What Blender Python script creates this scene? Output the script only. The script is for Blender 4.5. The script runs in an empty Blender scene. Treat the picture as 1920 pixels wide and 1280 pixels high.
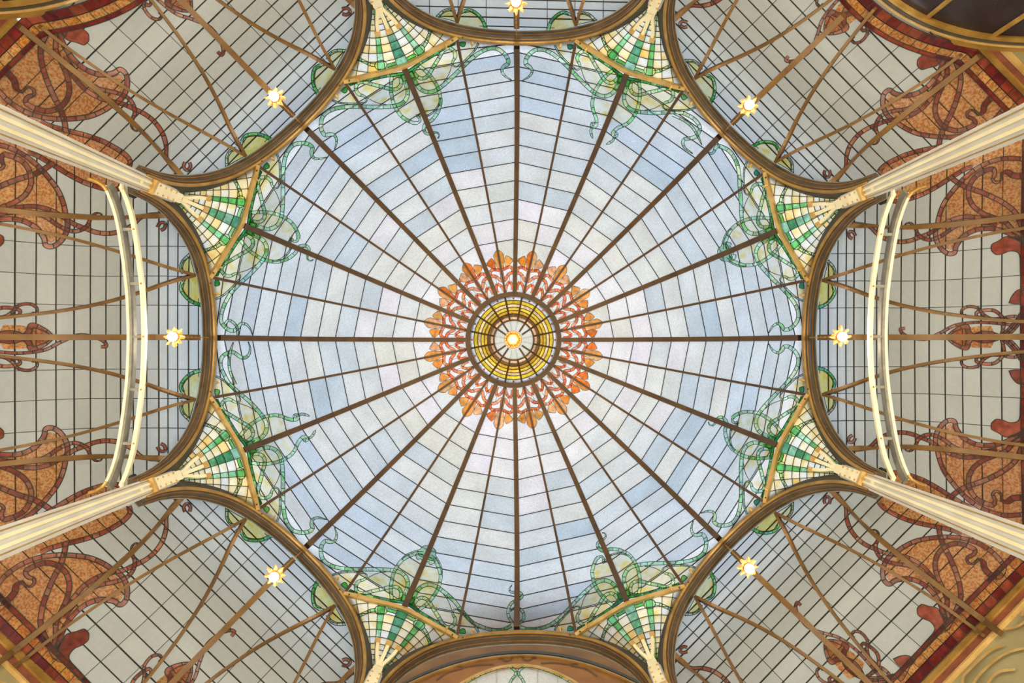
import bpy, bmesh, math, random, cmath
from mathutils import Vector
random.seed(7)
PI = math.pi
F = 1280.0                 # focal length in pixels of the 1920x1280 frame
XC, YC, VX, VY, ZC = 0.242, 0.125, 982.0, 646.9, 1.5
sc = bpy.context.scene
COL = sc.collection

# ------------------------------------------------------------------ camera
cam = bpy.data.cameras.new('camera'); cam.lens = 24.0; cam.sensor_width = 36.0
cam.shift_x = -(VX - 960) / 1920.0; cam.shift_y = -(640 - VY) / 1920.0
co = bpy.data.objects.new('camera', cam); COL.objects.link(co)
co.location = (XC, YC, ZC); co.rotation_euler = (PI, 0, 0)
sc.camera = co
# ------------------------------------------------------------------ sky
w = bpy.data.worlds.new('overcast_sky'); sc.world = w; w.use_nodes = True
bg = w.node_tree.nodes['Background']; bg.inputs[0].default_value = (0.95, 0.98, 1.0, 1); bg.inputs[1].default_value = 1.38
sc.view_settings.view_transform = 'Standard'; sc.view_settings.look = 'None'
sc.view_settings.exposure = 0.0; sc.view_settings.gamma = 1.0; sc.view_settings.use_curve_mapping = False
WARM = (1.0, 0.925, 0.80)
LAMP_W, ADDED_TORCH_W = 22.0, 780.0

# ------------------------------------------------------------------ materials
def lin(c):
    return tuple(((v / 255.0) / 12.92 if v <= 10 else ((v / 255.0 + 0.055) / 1.055) ** 2.4) for v in c)
def glass_mat(name, fac_tr, nscale, amp, gloss, blotch=None):
    m = bpy.data.materials.new(name); m.use_nodes = True; nt = m.node_tree; nt.nodes.clear(); N = nt.nodes.new; L = nt.links.new
    out = N('ShaderNodeOutputMaterial'); oi = N('ShaderNodeObjectInfo'); tc = N('ShaderNodeTexCoord')
    add = N('ShaderNodeVectorMath'); add.operation = 'ADD'; L(tc.outputs['Object'], add.inputs[0]); L(oi.outputs['Random'], add.inputs[1])
    n1 = N('ShaderNodeTexNoise'); n1.inputs['Scale'].default_value = nscale; n1.inputs['Detail'].default_value = 2; L(add.outputs[0], n1.inputs['Vector'])
    n2 = N('ShaderNodeTexNoise'); n2.inputs['Scale'].default_value = 1.7; n2.inputs['Detail'].default_value = 3; L(add.outputs[0], n2.inputs['Vector'])
    ma = N('ShaderNodeMapRange'); ma.inputs[1].default_value = 0.3; ma.inputs[2].default_value = 0.7; ma.inputs[3].default_value = 1 - amp; ma.inputs[4].default_value = 1 + amp; L(n1.outputs[0], ma.inputs[0])
    mb = N('ShaderNodeMapRange'); mb.inputs[1].default_value = 0.3; mb.inputs[2].default_value = 0.7; mb.inputs[3].default_value = 1 - amp * 0.8; mb.inputs[4].default_value = 1 + amp * 0.8; L(n2.outputs[0], mb.inputs[0])
    mu = N('ShaderNodeMath'); mu.operation = 'MULTIPLY'; L(ma.outputs[0], mu.inputs[0]); L(mb.outputs[0], mu.inputs[1])
    sc_ = N('ShaderNodeVectorMath'); sc_.operation = 'SCALE'; L(oi.outputs['Color'], sc_.inputs[0]); L(mu.outputs[0], sc_.inputs['Scale'])
    colr = sc_.outputs[0]
    if blotch:
        n3 = N('ShaderNodeTexNoise'); n3.inputs['Scale'].default_value = blotch[1]; n3.inputs['Detail'].default_value = 1.5; L(add.outputs[0], n3.inputs['Vector'])
        rp = N('ShaderNodeMapRange'); rp.inputs[1].default_value = blotch[2]; rp.inputs[2].default_value = blotch[3]; L(n3.outputs[0], rp.inputs[0])
        mx = N('ShaderNodeMix'); mx.data_type = 'RGBA'; mx.blend_type = 'MULTIPLY'; L(rp.outputs[0], mx.inputs['Factor'])
        L(colr, mx.inputs[6]); mx.inputs[7].default_value = (*blotch[0], 1); colr = mx.outputs[2]
    tr = N('ShaderNodeBsdfTranslucent'); L(colr, tr.inputs[0])
    df = N('ShaderNodeBsdfDiffuse'); L(colr, df.inputs[0])
    gl = N('ShaderNodeBsdfGlossy'); gl.inputs['Roughness'].default_value = 0.3
    m1 = N('ShaderNodeMixShader'); m1.inputs[0].default_value = fac_tr; L(df.outputs[0], m1.inputs[1]); L(tr.outputs[0], m1.inputs[2])
    m2 = N('ShaderNodeMixShader'); m2.inputs[0].default_value = gloss; L(m1.outputs[0], m2.inputs[1]); L(gl.outputs[0], m2.inputs[2])
    L(m2.outputs[0], out.inputs[0])
    return m
def paint(name, c, rough=0.5, metal=0.0, c2=None, scale=6.0, bump=0.0, emit=None):
    m = bpy.data.materials.new(name); m.use_nodes = True; nt = m.node_tree; N = nt.nodes.new; L = nt.links.new
    b = nt.nodes['Principled BSDF']; b.inputs['Roughness'].default_value = rough; b.inputs['Metallic'].default_value = metal
    c2 = c2 or tuple(v * 0.82 for v in c)
    tc = N('ShaderNodeTexCoord'); n = N('ShaderNodeTexNoise'); n.inputs['Scale'].default_value = scale; n.inputs['Detail'].default_value = 4; L(tc.outputs['Object'], n.inputs['Vector'])
    r = N('ShaderNodeValToRGB'); r.color_ramp.elements[0].position = 0.35; r.color_ramp.elements[1].position = 0.65
    r.color_ramp.elements[0].color = (*lin(c2), 1); r.color_ramp.elements[1].color = (*lin(c), 1); L(n.outputs[0], r.inputs[0]); L(r.outputs[0], b.inputs['Base Color'])
    if bump:
        bp = N('ShaderNodeBump'); bp.inputs['Strength'].default_value = bump; L(n.outputs[0], bp.inputs['Height']); L(bp.outputs[0], b.inputs['Normal'])
    if emit:
        b.inputs['Emission Color'].default_value = (*emit[0], 1); b.inputs['Emission Strength'].default_value = emit[1]
    return m
M = {}
M['dome'] = glass_mat('hammered_pale_glass', 0.90, 34.0, 0.12, 0.025)
M['green'] = glass_mat('mottled_green_glass', 0.97, 14.0, 0.28, 0.02)
M['fill'] = glass_mat('mottled_yellow_glass', 0.98, 9.0, 0.05, 0.01, (lin((252, 236, 165)), 5.0, 0.48, 0.70))
M['vault'] = glass_mat('opal_glass', 0.84, 14.0, 0.03, 0.006)
M['red'] = glass_mat('streaky_red_glass', 0.72, 12.0, 0.3, 0.012)
M['orange'] = glass_mat('mottled_orange_glass', 0.72, 18.0, 0.10, 0.008, (lin((228, 188, 164)), 30.0, 0.46, 0.58))
M['lead'] = paint('dark_lead', (46, 40, 33), 0.6, 0.2)
M['iron'] = paint('brown_painted_iron', (98, 70, 38), 0.5, 0.15, (78, 55, 30), 3.0)
M['ochre'] = paint('ochre_painted_iron', (122, 90, 48), 0.5, 0.15, (100, 72, 38), 3.0)  # brown iron lightened for the light the vault ribs get from below
M['irond'] = paint('dark_bronze_iron', (84, 76, 62), 0.55, 0.15, (70, 62, 50), 3.0)
M['goldb'] = paint('ochre_gold_paint', (190, 150, 76), 0.4, 0.35, (156, 118, 54), 4.0)
M['gold'] = paint('gold_paint', (224, 188, 122), 0.38, 0.3, (200, 160, 92), 5.0)
M['orangef'] = paint('copper_fillet', (176, 116, 48), 0.4, 0.35)
M['cream'] = paint('cream_enamel', (250, 240, 206), 0.45, 0.0, (238, 226, 188), 3.0)
M['grey'] = paint('pale_grey_enamel', (218, 218, 216), 0.5, 0.0, (204, 204, 202), 3.0)
M['dgrey'] = paint('shaded_grey_enamel', (150, 146, 134), 0.5)  # darker grey enamel of hoop bars, spacers and arch lips
M['black'] = paint('black_housing', (22, 22, 22), 0.4)
M['brass'] = paint('bright_brass', (235, 190, 105), 0.3, 0.7, (200, 150, 70))
M['bulb'] = paint('frosted_bulb', (255, 250, 235), 0.3, 0, emit=((1.0, 0.93, 0.78), 9.0))
M['shade'] = paint('gilt_petal_glass', (214, 160, 84), 0.35, 0.3, (180, 126, 58), emit=((1.0, 0.62, 0.24), 0.22))
M['plaster'] = paint('sage_plaster', (164, 154, 114), 0.8, 0, (148, 138, 100), 2.0, 0.1)
M['wallred'] = paint('red_brown_band', (150, 84, 58), 0.7)
M['floor'] = paint('warm_stone_floor', (205, 190, 165), 0.4, 0, (180, 165, 140), 1.2)
M['brownp'] = paint('brown_painted_panel', (176, 122, 62), 0.65, 0, (150, 100, 50), 2.0)
M['brownd'] = paint('dark_brown_stencil', (118, 84, 50), 0.65)
M['dark'] = paint('dark_night_glass', (52, 40, 44), 0.25, 0, (36, 26, 30), 2.0)

# ------------------------------------------------------------------ objects
def empty(name, loc, label, cat, group=None, kind=None):
    o = bpy.data.objects.new(name, None); COL.objects.link(o); o.location = loc; o.empty_display_size = 0.2
    tag(o, label, cat, group, kind); o['_o'] = list(loc); return o
def tag(o, label, cat, group=None, kind=None):
    if label: o['label'] = label
    if cat: o['category'] = cat
    if group: o['group'] = group
    if kind: o['kind'] = kind
def mesh(name, verts, faces, mat, parent=None, color=None, smooth=False):
    ox, oy, oz = parent_origin(parent)
    me = bpy.data.meshes.new(name); me.from_pydata([(v[0] - ox, v[1] - oy, v[2] - oz) for v in verts], [], faces)
    me.materials.append(mat)
    if smooth: me.shade_smooth()
    o = bpy.data.objects.new(name, me); COL.objects.link(o)
    if parent is not None: o.parent = parent
    if color: o.color = (min(color[0], 1), min(color[1], 1), min(color[2], 1), 1)
    return o
ORIG = {}
def parent_origin(p):
    x = y = z = 0.0
    while p is not None:
        x += p.location[0]; y += p.location[1]; z += p.location[2]; p = p.parent
    return x, y, z
class MB:
    def __init__(s): s.v = []; s.f = []
    def add(s, vs, fs):
        b = len(s.v); s.v += [tuple(v) for v in vs]; s.f += [tuple(i + b for i in f) for f in fs]
    def box8(s, p):          # p: 8 points, bottom ring 0-3, top ring 4-7
        s.add(p, [(0, 1, 2, 3), (7, 6, 5, 4), (0, 4, 5, 1), (1, 5, 6, 2), (2, 6, 7, 3), (3, 7, 4, 0)])
    def loft(s, rings, closed=True, caps=True):
        n = len(rings[0]); b = len(s.v)
        for r in rings: s.v += [tuple(p) for p in r]
        for i in range(len(rings) - 1):
            for j in range(n if closed else n - 1):
                a = b + i * n + j; c = b + i * n + (j + 1) % n
                s.f.append((a, c, c + n, a + n))
        if caps and closed:
            s.f.append(tuple(b + j for j in range(n))); s.f.append(tuple(b + (len(rings) - 1) * n + j for j in reversed(range(n))))
    def tube(s, pts, rad, n=8):
        rings = []
        for i, p in enumerate(pts):
            p = Vector(p); a = Vector(pts[max(i - 1, 0)]); c = Vector(pts[min(i + 1, len(pts) - 1)]); t = (c - a).normalized()
            up = Vector((0, 0, 1)) if abs(t.z) < 0.9 else Vector((1, 0, 0)); e = t.cross(up).normalized(); g = t.cross(e)
            r = rad[i] if isinstance(rad, (list, tuple)) else rad
            rings.append([p + e * (r * math.cos(2 * PI * j / n)) + g * (r * math.sin(2 * PI * j / n)) for j in range(n)])
        s.loft(rings)
    def lathe(s, c, prof, n=16):
        s.loft([[(c[0] + r * math.cos(2 * PI * j / n), c[1] + r * math.sin(2 * PI * j / n), c[2] + z) for j in range(n)] for r, z in prof])
    def build(s, name, mat, parent=None, color=None, smooth=False): return mesh(name, s.v, s.f, mat, parent, color, smooth)
def flip(o):
    return o

# ------------------------------------------------------------------ the surfaces
R_D, H_RIM, TH_E = 4.98, 11.6, math.radians(86)
H_A = H_RIM + R_D * (1 - math.cos(TH_E))
TAB = [(F * R_D * math.sin(TH_E * i / 400) / (H_A - R_D * (1 - math.cos(TH_E * i / 400))), H_A - R_D * (1 - math.cos(TH_E * i / 400))) for i in range(401)]
def H(r):
    if r >= TAB[-1][0]: return TAB[-1][1] - (r - TAB[-1][0]) * 1.15 / 120.0
    lo, hi = 0, 400
    while hi - lo > 1:
        m = (lo + hi) // 2
        if TAB[m][0] <= r: lo = m
        else: hi = m
    a, b = TAB[lo], TAB[hi]
    return a[1] + (b[1] - a[1]) * (r - a[0]) / (b[0] - a[0])
WA, WB = math.radians(-0.21), math.radians(-1.436)      # the plan is not perfectly regular
def warp(X, Y):
    r = math.hypot(X, Y); p = math.atan2(Y, X); p += WA * math.sin(2 * p) + WB * math.sin(p); return r * math.cos(p), r * math.sin(p)
def unwarp(X, Y):
    r = math.hypot(X, Y); q = math.atan2(Y, X); p = q
    for _ in range(4): p = q - WA * math.sin(2 * p) - WB * math.sin(p)
    return r * math.cos(p), r * math.sin(p)
def inward(X, Y, h, off):
    dx, dy, dz = -X, -Y, 8.0 - h; l = math.sqrt(dx * dx + dy * dy + dz * dz); k = off / l
    return X + dx * k, Y + dy * k, h + dz * k
C11 = math.cos(math.radians(11.25)); A22 = math.radians(22.5)
def dome_h(x, y):
    r = math.hypot(x, y)
    if r < 1e-6: return H_A
    d = (math.atan2(y, x) % A22) - A22 / 2
    return H(r * math.cos(d) / C11)
def dome3(x, y, off=0.0):
    h = dome_h(x, y); X, Y = x * h / F, y * h / F
    X, Y, h = inward(X, Y, h, off); X, Y = warp(X, Y)
    return (X, Y, h + ZC)
# vault section: from the wall cornice up and over to the arch
VAULT = []
def make_vault():
    d, h = 7.85, 7.85 * F / 1016.0; n = 400; L = 3.44; s = L / n
    VAULT.append((1016.0, h))
    for i in range(n * 2):
        a = math.radians(25 + 95 * min(i / n, 1.25)); d -= math.sin(a) * s; h += math.cos(a) * s
        u = F * d / h
        if u < VAULT[-1][0]: VAULT.append((u, h))
        if u < 540: break
make_vault()
def HV(u):
    if u >= 1016: return VAULT[0][1] * 1016.0 / u       # wall plane below the cornice
    lo, hi = 0, len(VAULT) - 1
    if u <= VAULT[hi][0]: return VAULT[hi][1]
    while hi - lo > 1:
        m = (lo + hi) // 2
        if VAULT[m][0] >= u: lo = m
        else: hi = m
    a, b = VAULT[lo], VAULT[hi]
    return a[1] + (b[1] - a[1]) * (u - a[0]) / (b[0] - a[0])
UA = [(0, 583), (60, 586), (121, 595), (155, 605), (182, 617), (208, 632), (228, 642), (248, 648), (600, 648)]
def u_arch(v):
    v = abs(v)
    for (a, b), (c, d) in zip(UA, UA[1:]):
        if v <= c: return b + (d - b) * (v - a) / (c - a)
    return 648.0
def HV2(u, v):
    if u >= 1016: return HV(u)
    w_ = math.exp(-max(0.0, u - u_arch(v)) / 75.0)
    return HV(u) * (1 - w_) + (5.16 * F / max(u, 560)) * w_
LEFT = {3, 4, 5}
KU, KV = 1.128, 1.035
def vault3(k, ut, vt, off=0.0):
    h = HV2(ut, vt); u, v = ut, vt
    if k in LEFT: u = 590 + (ut - 590) * KU if ut > 590 else ut; v = vt * KV
    a = k * PI / 4; x = u * math.cos(a) - v * math.sin(a); y = u * math.sin(a) + v * math.cos(a)
    X, Y = x * h / F, y * h / F
    X, Y, h = inward(X, Y, h, off); X, Y = warp(X, Y)
    return (X, Y, h + ZC)
def photo_dome(px, py):      # photograph pixel -> symmetric map coordinates of the dome glass
    h = 12.0
    for _ in range(12):
        X, Y = (px - VX) * h / F + XC, (py - VY) * h / F + YC
        X, Y = unwarp(X, Y); x, y = X * F / h, Y * F / h; h = dome_h(x, y)
    return complex(x, y)
def photo_vault(px, py, k):
    h = 12.0; a = k * PI / 4
    for _ in range(25):
        X, Y = (px - VX) * h / F + XC, (py - VY) * h / F + YC
        X, Y = unwarp(X, Y); x, y = X * F / h, Y * F / h
        u = x * math.cos(a) + y * math.sin(a); v = -x * math.sin(a) + y * math.cos(a)
        if k in LEFT: u = 590 + (u - 590) / KU; v = v / KV
        h = 0.5 * h + 0.5 * HV2(u, v)
    return complex(u, v)

# ------------------------------------------------------------------ 2-D pattern helpers (map coordinates, complex numbers)
def spline(P, step=2.5):
    P = [complex(p) for p in P]; out = []
    Q = [2 * P[0] - P[1]] + P + [2 * P[-1] - P[-2]]
    for i in range(1, len(Q) - 2):
        a, b, c, d = Q[i - 1], Q[i], Q[i + 1], Q[i + 2]; n = max(2, int(abs(c - b) / step))
        for j in range(n):
            t = j / n; out.append(0.5 * ((2 * b) + (-a + c) * t + (2 * a - 5 * b + 4 * c - d) * t * t + (-a + 3 * b - 3 * c + d) * t ** 3))
    out.append(P[-1]); return out
def normals(C):
    n = []
    for i in range(len(C)):
        t = C[min(i + 1, len(C) - 1)] - C[max(i - 1, 0)]; n.append(1j * t / (abs(t) or 1))
    return n
class Pat:                   # a pattern: pieces (verts, faces, name, colour key) and leads
    def __init__(s): s.p = []; s.lead = ([], [])
    def strip(s, C, wd):     # lead line of width wd along C
        n = normals(C); b = len(s.lead[0])
        for c, m in zip(C, n): s.lead[0].append(c + m * wd / 2); s.lead[0].append(c - m * wd / 2)
        for i in range(len(C) - 1): s.lead[1].append((b + 2 * i, b + 2 * i + 1, b + 2 * i + 3, b + 2 * i + 2))
    def line(s, P, wd=1.0): s.strip(spline(P), wd)
    def ribbon(s, P, wid, key, name='ribbon_piece', seg=15.0, lw=0.9, taper0=False, taper1=False, bounds=None):
        C = spline(P); n = normals(C); L = [0.0]
        for i in range(1, len(C)): L.append(L[-1] + abs(C[i] - C[i - 1]))
        T = L[-1]
        def wd(i):
            x = L[i]; k = 1.0
            if taper0: k = min(k, 0.15 + 0.85 * min(1, x / (0.22 * T)))
            if taper1: k = min(k, 0.15 + 0.85 * min(1, (T - x) / (0.22 * T)))
            return wid * k / 2
        A = [C[i] + n[i] * wd(i) for i in range(len(C))]; B = [C[i] - n[i] * wd(i) for i in range(len(C))]
        s.strip(A, lw); s.strip(B, lw)
        m = max(1, int(round(T / seg))); cut = [0]; rnd = random.Random(int(T * 100))
        for q in range(1, m):
            x = T * (q + rnd.uniform(-0.25, 0.25)) / m; i = min(range(len(L)), key=lambda t: abs(L[t] - x))
            if i > cut[-1] + 1 and i < len(C) - 2: cut.append(i)
        cut.append(len(C) - 1)
        for a, b in zip(cut, cut[1:]):
            idx = list(range(a, b + 1))
            if len(idx) > 5: idx = [idx[int(round(j * (len(idx) - 1) / 4))] for j in range(5)] if len(idx) < 9 else idx[::2] + ([idx[-1]] if (len(idx) - 1) % 2 else [])
            vs = []
            for i in idx: vs += [A[i], B[i]]
            s.p.append((vs, [(2 * j, 2 * j + 1, 2 * j + 3, 2 * j + 2) for j in range(len(idx) - 1)], name, key))
            if b != len(C) - 1: s.strip([A[b], B[b]], lw)
    def poly(s, P, name, key, grid=0, lw=0.0, smooth=True, edge=None):
        P = [complex(p) for p in P]
        if smooth: P = spline(P + [P[0]], 4.0)[:-1]
        if lw: s.strip(P + [P[0]], lw)
        bm = bmesh.new(); bm.faces.new([bm.verts.new((p.real, p.imag, 0)) for p in P])
        if grid:
            xs = [p.real for p in P]; ys = [p.imag for p in P]
            for lo, hi, no in ((min(xs), max(xs), (1, 0, 0)), (min(ys), max(ys), (0, 1, 0))):
                x = lo + grid
                while x < hi:
                    bmesh.ops.bisect_plane(bm, geom=bm.verts[:] + bm.edges[:] + bm.faces[:], plane_co=(x, x, 0), plane_no=no); x += grid
        bmesh.ops.triangulate(bm, faces=bm.faces[:])
        bm.verts.index_update()
        s.p.append(([complex(v.co.x, v.co.y) for v in bm.verts], [tuple(v.index for v in f.verts) for f in bm.faces], name, key)); bm.free()
def place(pat, fn, mats, parent, colr, off, lead_off, leadname='lead_came', rnd=random, lead_mat=None):
    for vs, fs, name, key in pat.p:
        o, mt = off.get(key, off['*']), mats.get(key, mats['*'])
        mesh(name, [fn(v, o) for v in vs], fs, mt, parent, colr(key, rnd))
    if pat.lead[0]:
        V, Fc = pat.lead; n = len(V)
        a = [fn(v, lead_off) for v in V]; b = [fn(v, lead_off - 0.008) for v in V]
        fs = list(Fc)
        for q in Fc: fs.append((q[0], q[3], q[3] + n, q[0] + n)); fs.append((q[1], q[2], q[2] + n, q[1] + n))
        o = mesh(leadname, a + b, fs, lead_mat or M['lead'], parent); o['kind'] = 'stuff'

# ------------------------------------------------------------------ colours
GREENS = [(0.60, 0.94, 0.66), (0.55, 0.92, 0.62), (0.68, 0.96, 0.74), (0.72, 0.98, 0.78), (0.36, 0.82, 0.38), (0.74, 0.97, 0.60), (0.56, 0.95, 0.78)]
DGREENS = [(0.10, 0.52, 0.12), (0.14, 0.60, 0.2), (0.2, 0.66, 0.2), (0.18, 0.6, 0.4)]
def green_col(key, r):
    if key == 'A': c = r.choice(GREENS)
    elif key == 'D': c = r.choice(DGREENS + GREENS[4:5])
    elif key == 'T': c = r.choice([(0.05, 0.45, 0.35), (0.06, 0.5, 0.1), (0.2, 0.6, 0.2)])
    elif key == 'P': c = r.choice([(0.55, 0.85, 0.66), (0.6, 0.85, 0.72), (0.5, 0.8, 0.6)])
    elif key == 'F': return r.choice([(1.0, 1.0, 0.90), (1.0, 0.99, 0.86), (1, 1, .96), (1.0, 0.96, 0.74)])
    elif key == 'Y': c = r.choice([(1.0, 0.74, 0.16), (1.0, 0.82, 0.3)])
    else: c = (0.95, 0.97, 1.0)
    j = r.uniform(0.85, 1.12); return tuple(v * j for v in c)
REDS = [lin(c) for c in ((190, 120, 98), (178, 100, 84), (198, 134, 112), (168, 96, 86), (192, 138, 122), (178, 112, 102))]
def red_col(key, r):
    if key == 'R': c = r.choice(REDS)
    elif key == 'K': c = r.choice([lin(c) for c in ((166, 84, 68), (176, 92, 74), (156, 78, 66))])
    elif key == 'DR': c = r.choice([lin(c) for c in ((132, 44, 44), (148, 50, 44), (170, 72, 52), (120, 40, 44), (176, 84, 60))])
    elif key == 'O': c = r.choice([lin(c) for c in ((218, 170, 120), (214, 164, 116), (208, 158, 118))])
    elif key == 'OS': c = r.choice([lin(c) for c in ((226, 172, 108), (230, 180, 116), (216, 160, 100), (222, 160, 84))])
    else: c = (0.5, 0.5, 0.45)
    j = r.uniform(0.9, 1.12); return tuple(v * j * (.98 if key in ('O', 'OS') else .86) for v in c)
NAMES8 = {0: 'right', 1: 'lower right', 2: 'bottom', 3: 'lower left', 4: 'left', 5: 'upper left', 6: 'top', 7: 'upper right'}
PEND = {0: 'right side just below the middle', 1: 'bottom edge right of the middle', 2: 'bottom edge left of the middle', 3: 'left side just below the middle',
        4: 'left side just above the middle', 5: 'top edge left of the middle', 6: 'top edge right of the middle', 7: 'right side just above the middle'}
ORD = ['first', 'second', 'third', 'fourth', 'fifth', 'sixth', 'seventh', 'eighth', 'ninth', 'tenth', 'eleventh', 'twelfth', 'thirteenth', 'fourteenth', 'fifteenth', 'last']

# ================================================================== setting: floor and outer walls
def struct(name, mb, mat, label=None):
    o = mb.build(name, mat); o['kind'] = 'structure'; tag(o, label or name.replace('_', ' '), None); return o
m = MB(); m.add([(-13, -13, 0), (13, -13, 0), (13, 13, 0), (-13, 13, 0)], [(0, 1, 2, 3)]); m.add([(-13, -13, -.2), (13, -13, -.2), (13, 13, -.2), (-13, 13, -.2)], [(3, 2, 1, 0)])
struct('floor', m, M['floor'], 'pale stone floor of the hall far below the dome')
SIDE = {0: 'right', 1: 'lower_right', 3: 'lower_left', 4: 'left', 5: 'upper_left', 6: 'top', 7: 'upper_right'}
def wall_d(k):
    h = HV(1016); u = 590 + (1016 - 590) * KU if k in LEFT else 1016.0
    return u * h / F
def frame(k, d, t, z):       # point on the plane at apothem d of side k
    a = k * PI / 4; X, Y = d * math.cos(a) - t * math.sin(a), d * math.sin(a) + t * math.cos(a); X, Y = warp(X, Y); return (X, Y, z)
ZW = HV(1016) + ZC
for k in SIDE:
    d = wall_d(k) + 0.02; hw = d * 0.43; m = MB()
    m.box8([frame(k, d, -hw, 0), frame(k, d, hw, 0), frame(k, d + .3, hw, 0), frame(k, d + .3, -hw, 0), frame(k, d, -hw, ZW + .02), frame(k, d, hw, ZW + .02), frame(k, d + .3, hw, ZW + .02), frame(k, d + .3, -hw, ZW + .02)])
    struct('wall_' + SIDE[k], m, M['plaster'], 'sage painted wall below the %s glass vault' % NAMES8[k])
def band(k, d0, d1, z0, z1, hw):
    m = MB(); m.box8([frame(k, d0, -hw, z0), frame(k, d0, hw, z0), frame(k, d1, hw, z0), frame(k, d1, -hw, z0), frame(k, d0, -hw, z1), frame(k, d0, hw, z1), frame(k, d1, hw, z1), frame(k, d1, -hw, z1)]); return m
n = 0
for k in SIDE:
    if k == 6: continue
    d = wall_d(k); hw = d * 0.42
    for (za, zb, dd, mt, lab) in ((-.11, .05, .07, 'goldb', 'gold cornice moulding'), (-.25, -.11, .035, 'wallred', 'red brown frieze band'), (-.285, -.25, .05, 'gold', 'thin gold line moulding')):
        for sg in ((0,) if k not in (5, 7) else (-1, 1)):
            n += 1; mb = band(k, d - dd, d + .05, ZW + za, ZW + zb, hw)
            if sg:
                t0 = 1.74 if k == 7 else 1.86; mb = MB(); a_, b_ = sorted((sg * t0, sg * hw)); z0, z1 = ZW + za, ZW + zb; d0, d1 = d - dd, d + .05
                mb.box8([frame(k, d0, a_, z0), frame(k, d0, b_, z0), frame(k, d1, b_, z0), frame(k, d1, a_, z0), frame(k, d0, a_, z1), frame(k, d0, b_, z1), frame(k, d1, b_, z1), frame(k, d1, a_, z1)])
            struct('trim_%d' % n, mb, M[mt], '%s along the %s wall%s' % (lab, NAMES8[k], '' if not sg else (', beside one window foot' if sg > 0 else ', beside the other window foot')))
# gold arabesque lines painted on the two lower diagonal walls
def arabesque(k, s):
    t = empty('painted_arabesque', frame(k, wall_d(k), s * 1.6, ZW - .8), 'gold arabesque lines painted on the %s wall, %s half' % (NAMES8[k], 'outer' if s * (1 if k == 1 else -1) > 0 else 'inner'), 'wall painting', 'gold arabesques on the walls')
    d = wall_d(k) - .012
    for P in ([(.25, -.62), (.5, -.45), (.9, -.5), (1.0, -.42), (1.5, -.44), (1.7, -.55)], [(.15, -.9), (.4, -.62), (.8, -.66), (1.2, -.6), (1.6, -.66), (1.9, -.9)],
              [(1.9, -.36), (2.05, -.5), (2.3, -.52), (2.4, -.42), (2.3, -.36), (2.2, -.42)], [(2.1, -.7), (2.4, -.75), (2.6, -.6), (2.9, -.62)], [(.5, -.8), (.9, -.84), (1.3, -.78), (1.5, -.95)]):
        C = spline([complex(*p) for p in P], 0.06); nn = normals(C); mb = MB()
        mb.loft([[frame(k, d, s * (c + q * e).real, ZW + (c + q * e).imag) for q, e in ((nq, -.022), (nq, .022))] for c, nq in zip(C, nn)], closed=False, caps=False)
        mb.build('painted_line', M['gold'], t)
for k in (1, 3):
    for s in (-1, 1): arabesque(k, s)

# ================================================================== arches, columns, brackets
DA = 4.92
def arch_half():
    P = [(401, 637), (399.5, 590), (395.5, 550), (388.5, 512), (379, 480), (366, 452), (351, 428), (334, 407), (315, 389), (292, 373), (262, 358)]
    out = []
    for px, py in P:
        h = F * (DA + XC) / (VX - px); t = (py - VY) * h / F + YC; X_, Y_ = unwarp(-DA, t); t = DA * Y_ / abs(X_); out.append(complex(t, h))
    out[0] = complex(0, out[0].imag); return out
AH = arch_half(); AH = spline(AH, 0.09)
ARCH = [complex(-p.real, p.imag) for p in reversed(AH)][:-1] + AH     # t from + to -
ARCH.sort(key=lambda c: 0)
ARCH = ARCH[::-1]
AN = normals(ARCH)
if AN[len(AN) // 2].imag < 0: AN = [-q for q in AN]                   # outward (up) normals
def arch_strip(k, prof, d0=DA, dz=0.0):
    mb = MB(); mb.loft([[frame(k, d0 + dd, (c + nq * nn).real, (c + nq * nn).imag + ZC + dz) for dd, nn in prof] for c, nq in zip(ARCH, AN)]); return mb
for k in range(8):
    o = empty('arch_girder', frame(k, DA, 0, AH[0].imag + ZC), 'dark bronze iron arch girder on the %s side of the dome' % NAMES8[k], 'arch', 'arch girders around the dome')
    so_ = arch_strip(k, [(0, 0), (.175, 0), (.175, .20), (.03, .20)]).build('soffit', M['irond'], o)
    mb = MB(); mb.loft([[frame(k, DA + dd, (c + nq * nn).real, (c + nq * nn).imag + ZC) for dd, nn in ((-.022, -.006), (.006, -.006), (.006, .03 + .045 * math.exp(-(c.real / .95) ** 4)), (-.022, .03 + .045 * math.exp(-(c.real / .95) ** 4)))] for c, nq in zip(ARCH, AN)]); mb.build('fascia', M['goldb'], o)
    for a, b, mt in ((.036, .046, 'orangef'), (.118, .128, 'orangef')):
        arch_strip(k, [(a, -.014), (b, -.014), (b, .002), (a, .002)]).build('fillet', M[mt], so_)
    arch_strip(k, [(.175, -.01), (.19, -.01), (.19, .1), (.175, .1)]).build('outer_lip', M['dgrey'], o)
    for i in (len(ARCH) // 2 - 14, len(ARCH) // 2 + 14):
        for q in (0, 1, 2):
            c = ARCH[i + q]; mb = MB(); mb.lathe(frame(k, DA + .08, c.real, c.imag + ZC), [(.001, -.012), (.010, -.009), (.012, .0)], 6); mb.build('bolt', M['irond'], so_)
def cframe(k, rho, t, z):    # column frame: radial rho, tangential t
    a = A22 + k * PI / 4; X, Y = rho * math.cos(a) - t * math.sin(a), rho * math.sin(a) + t * math.cos(a); X, Y = warp(X, Y); return (X, Y, z)
def taper(h): return 0.5 * (0.20 + 0.11 * (10.1 - h) / 3.5)
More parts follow.
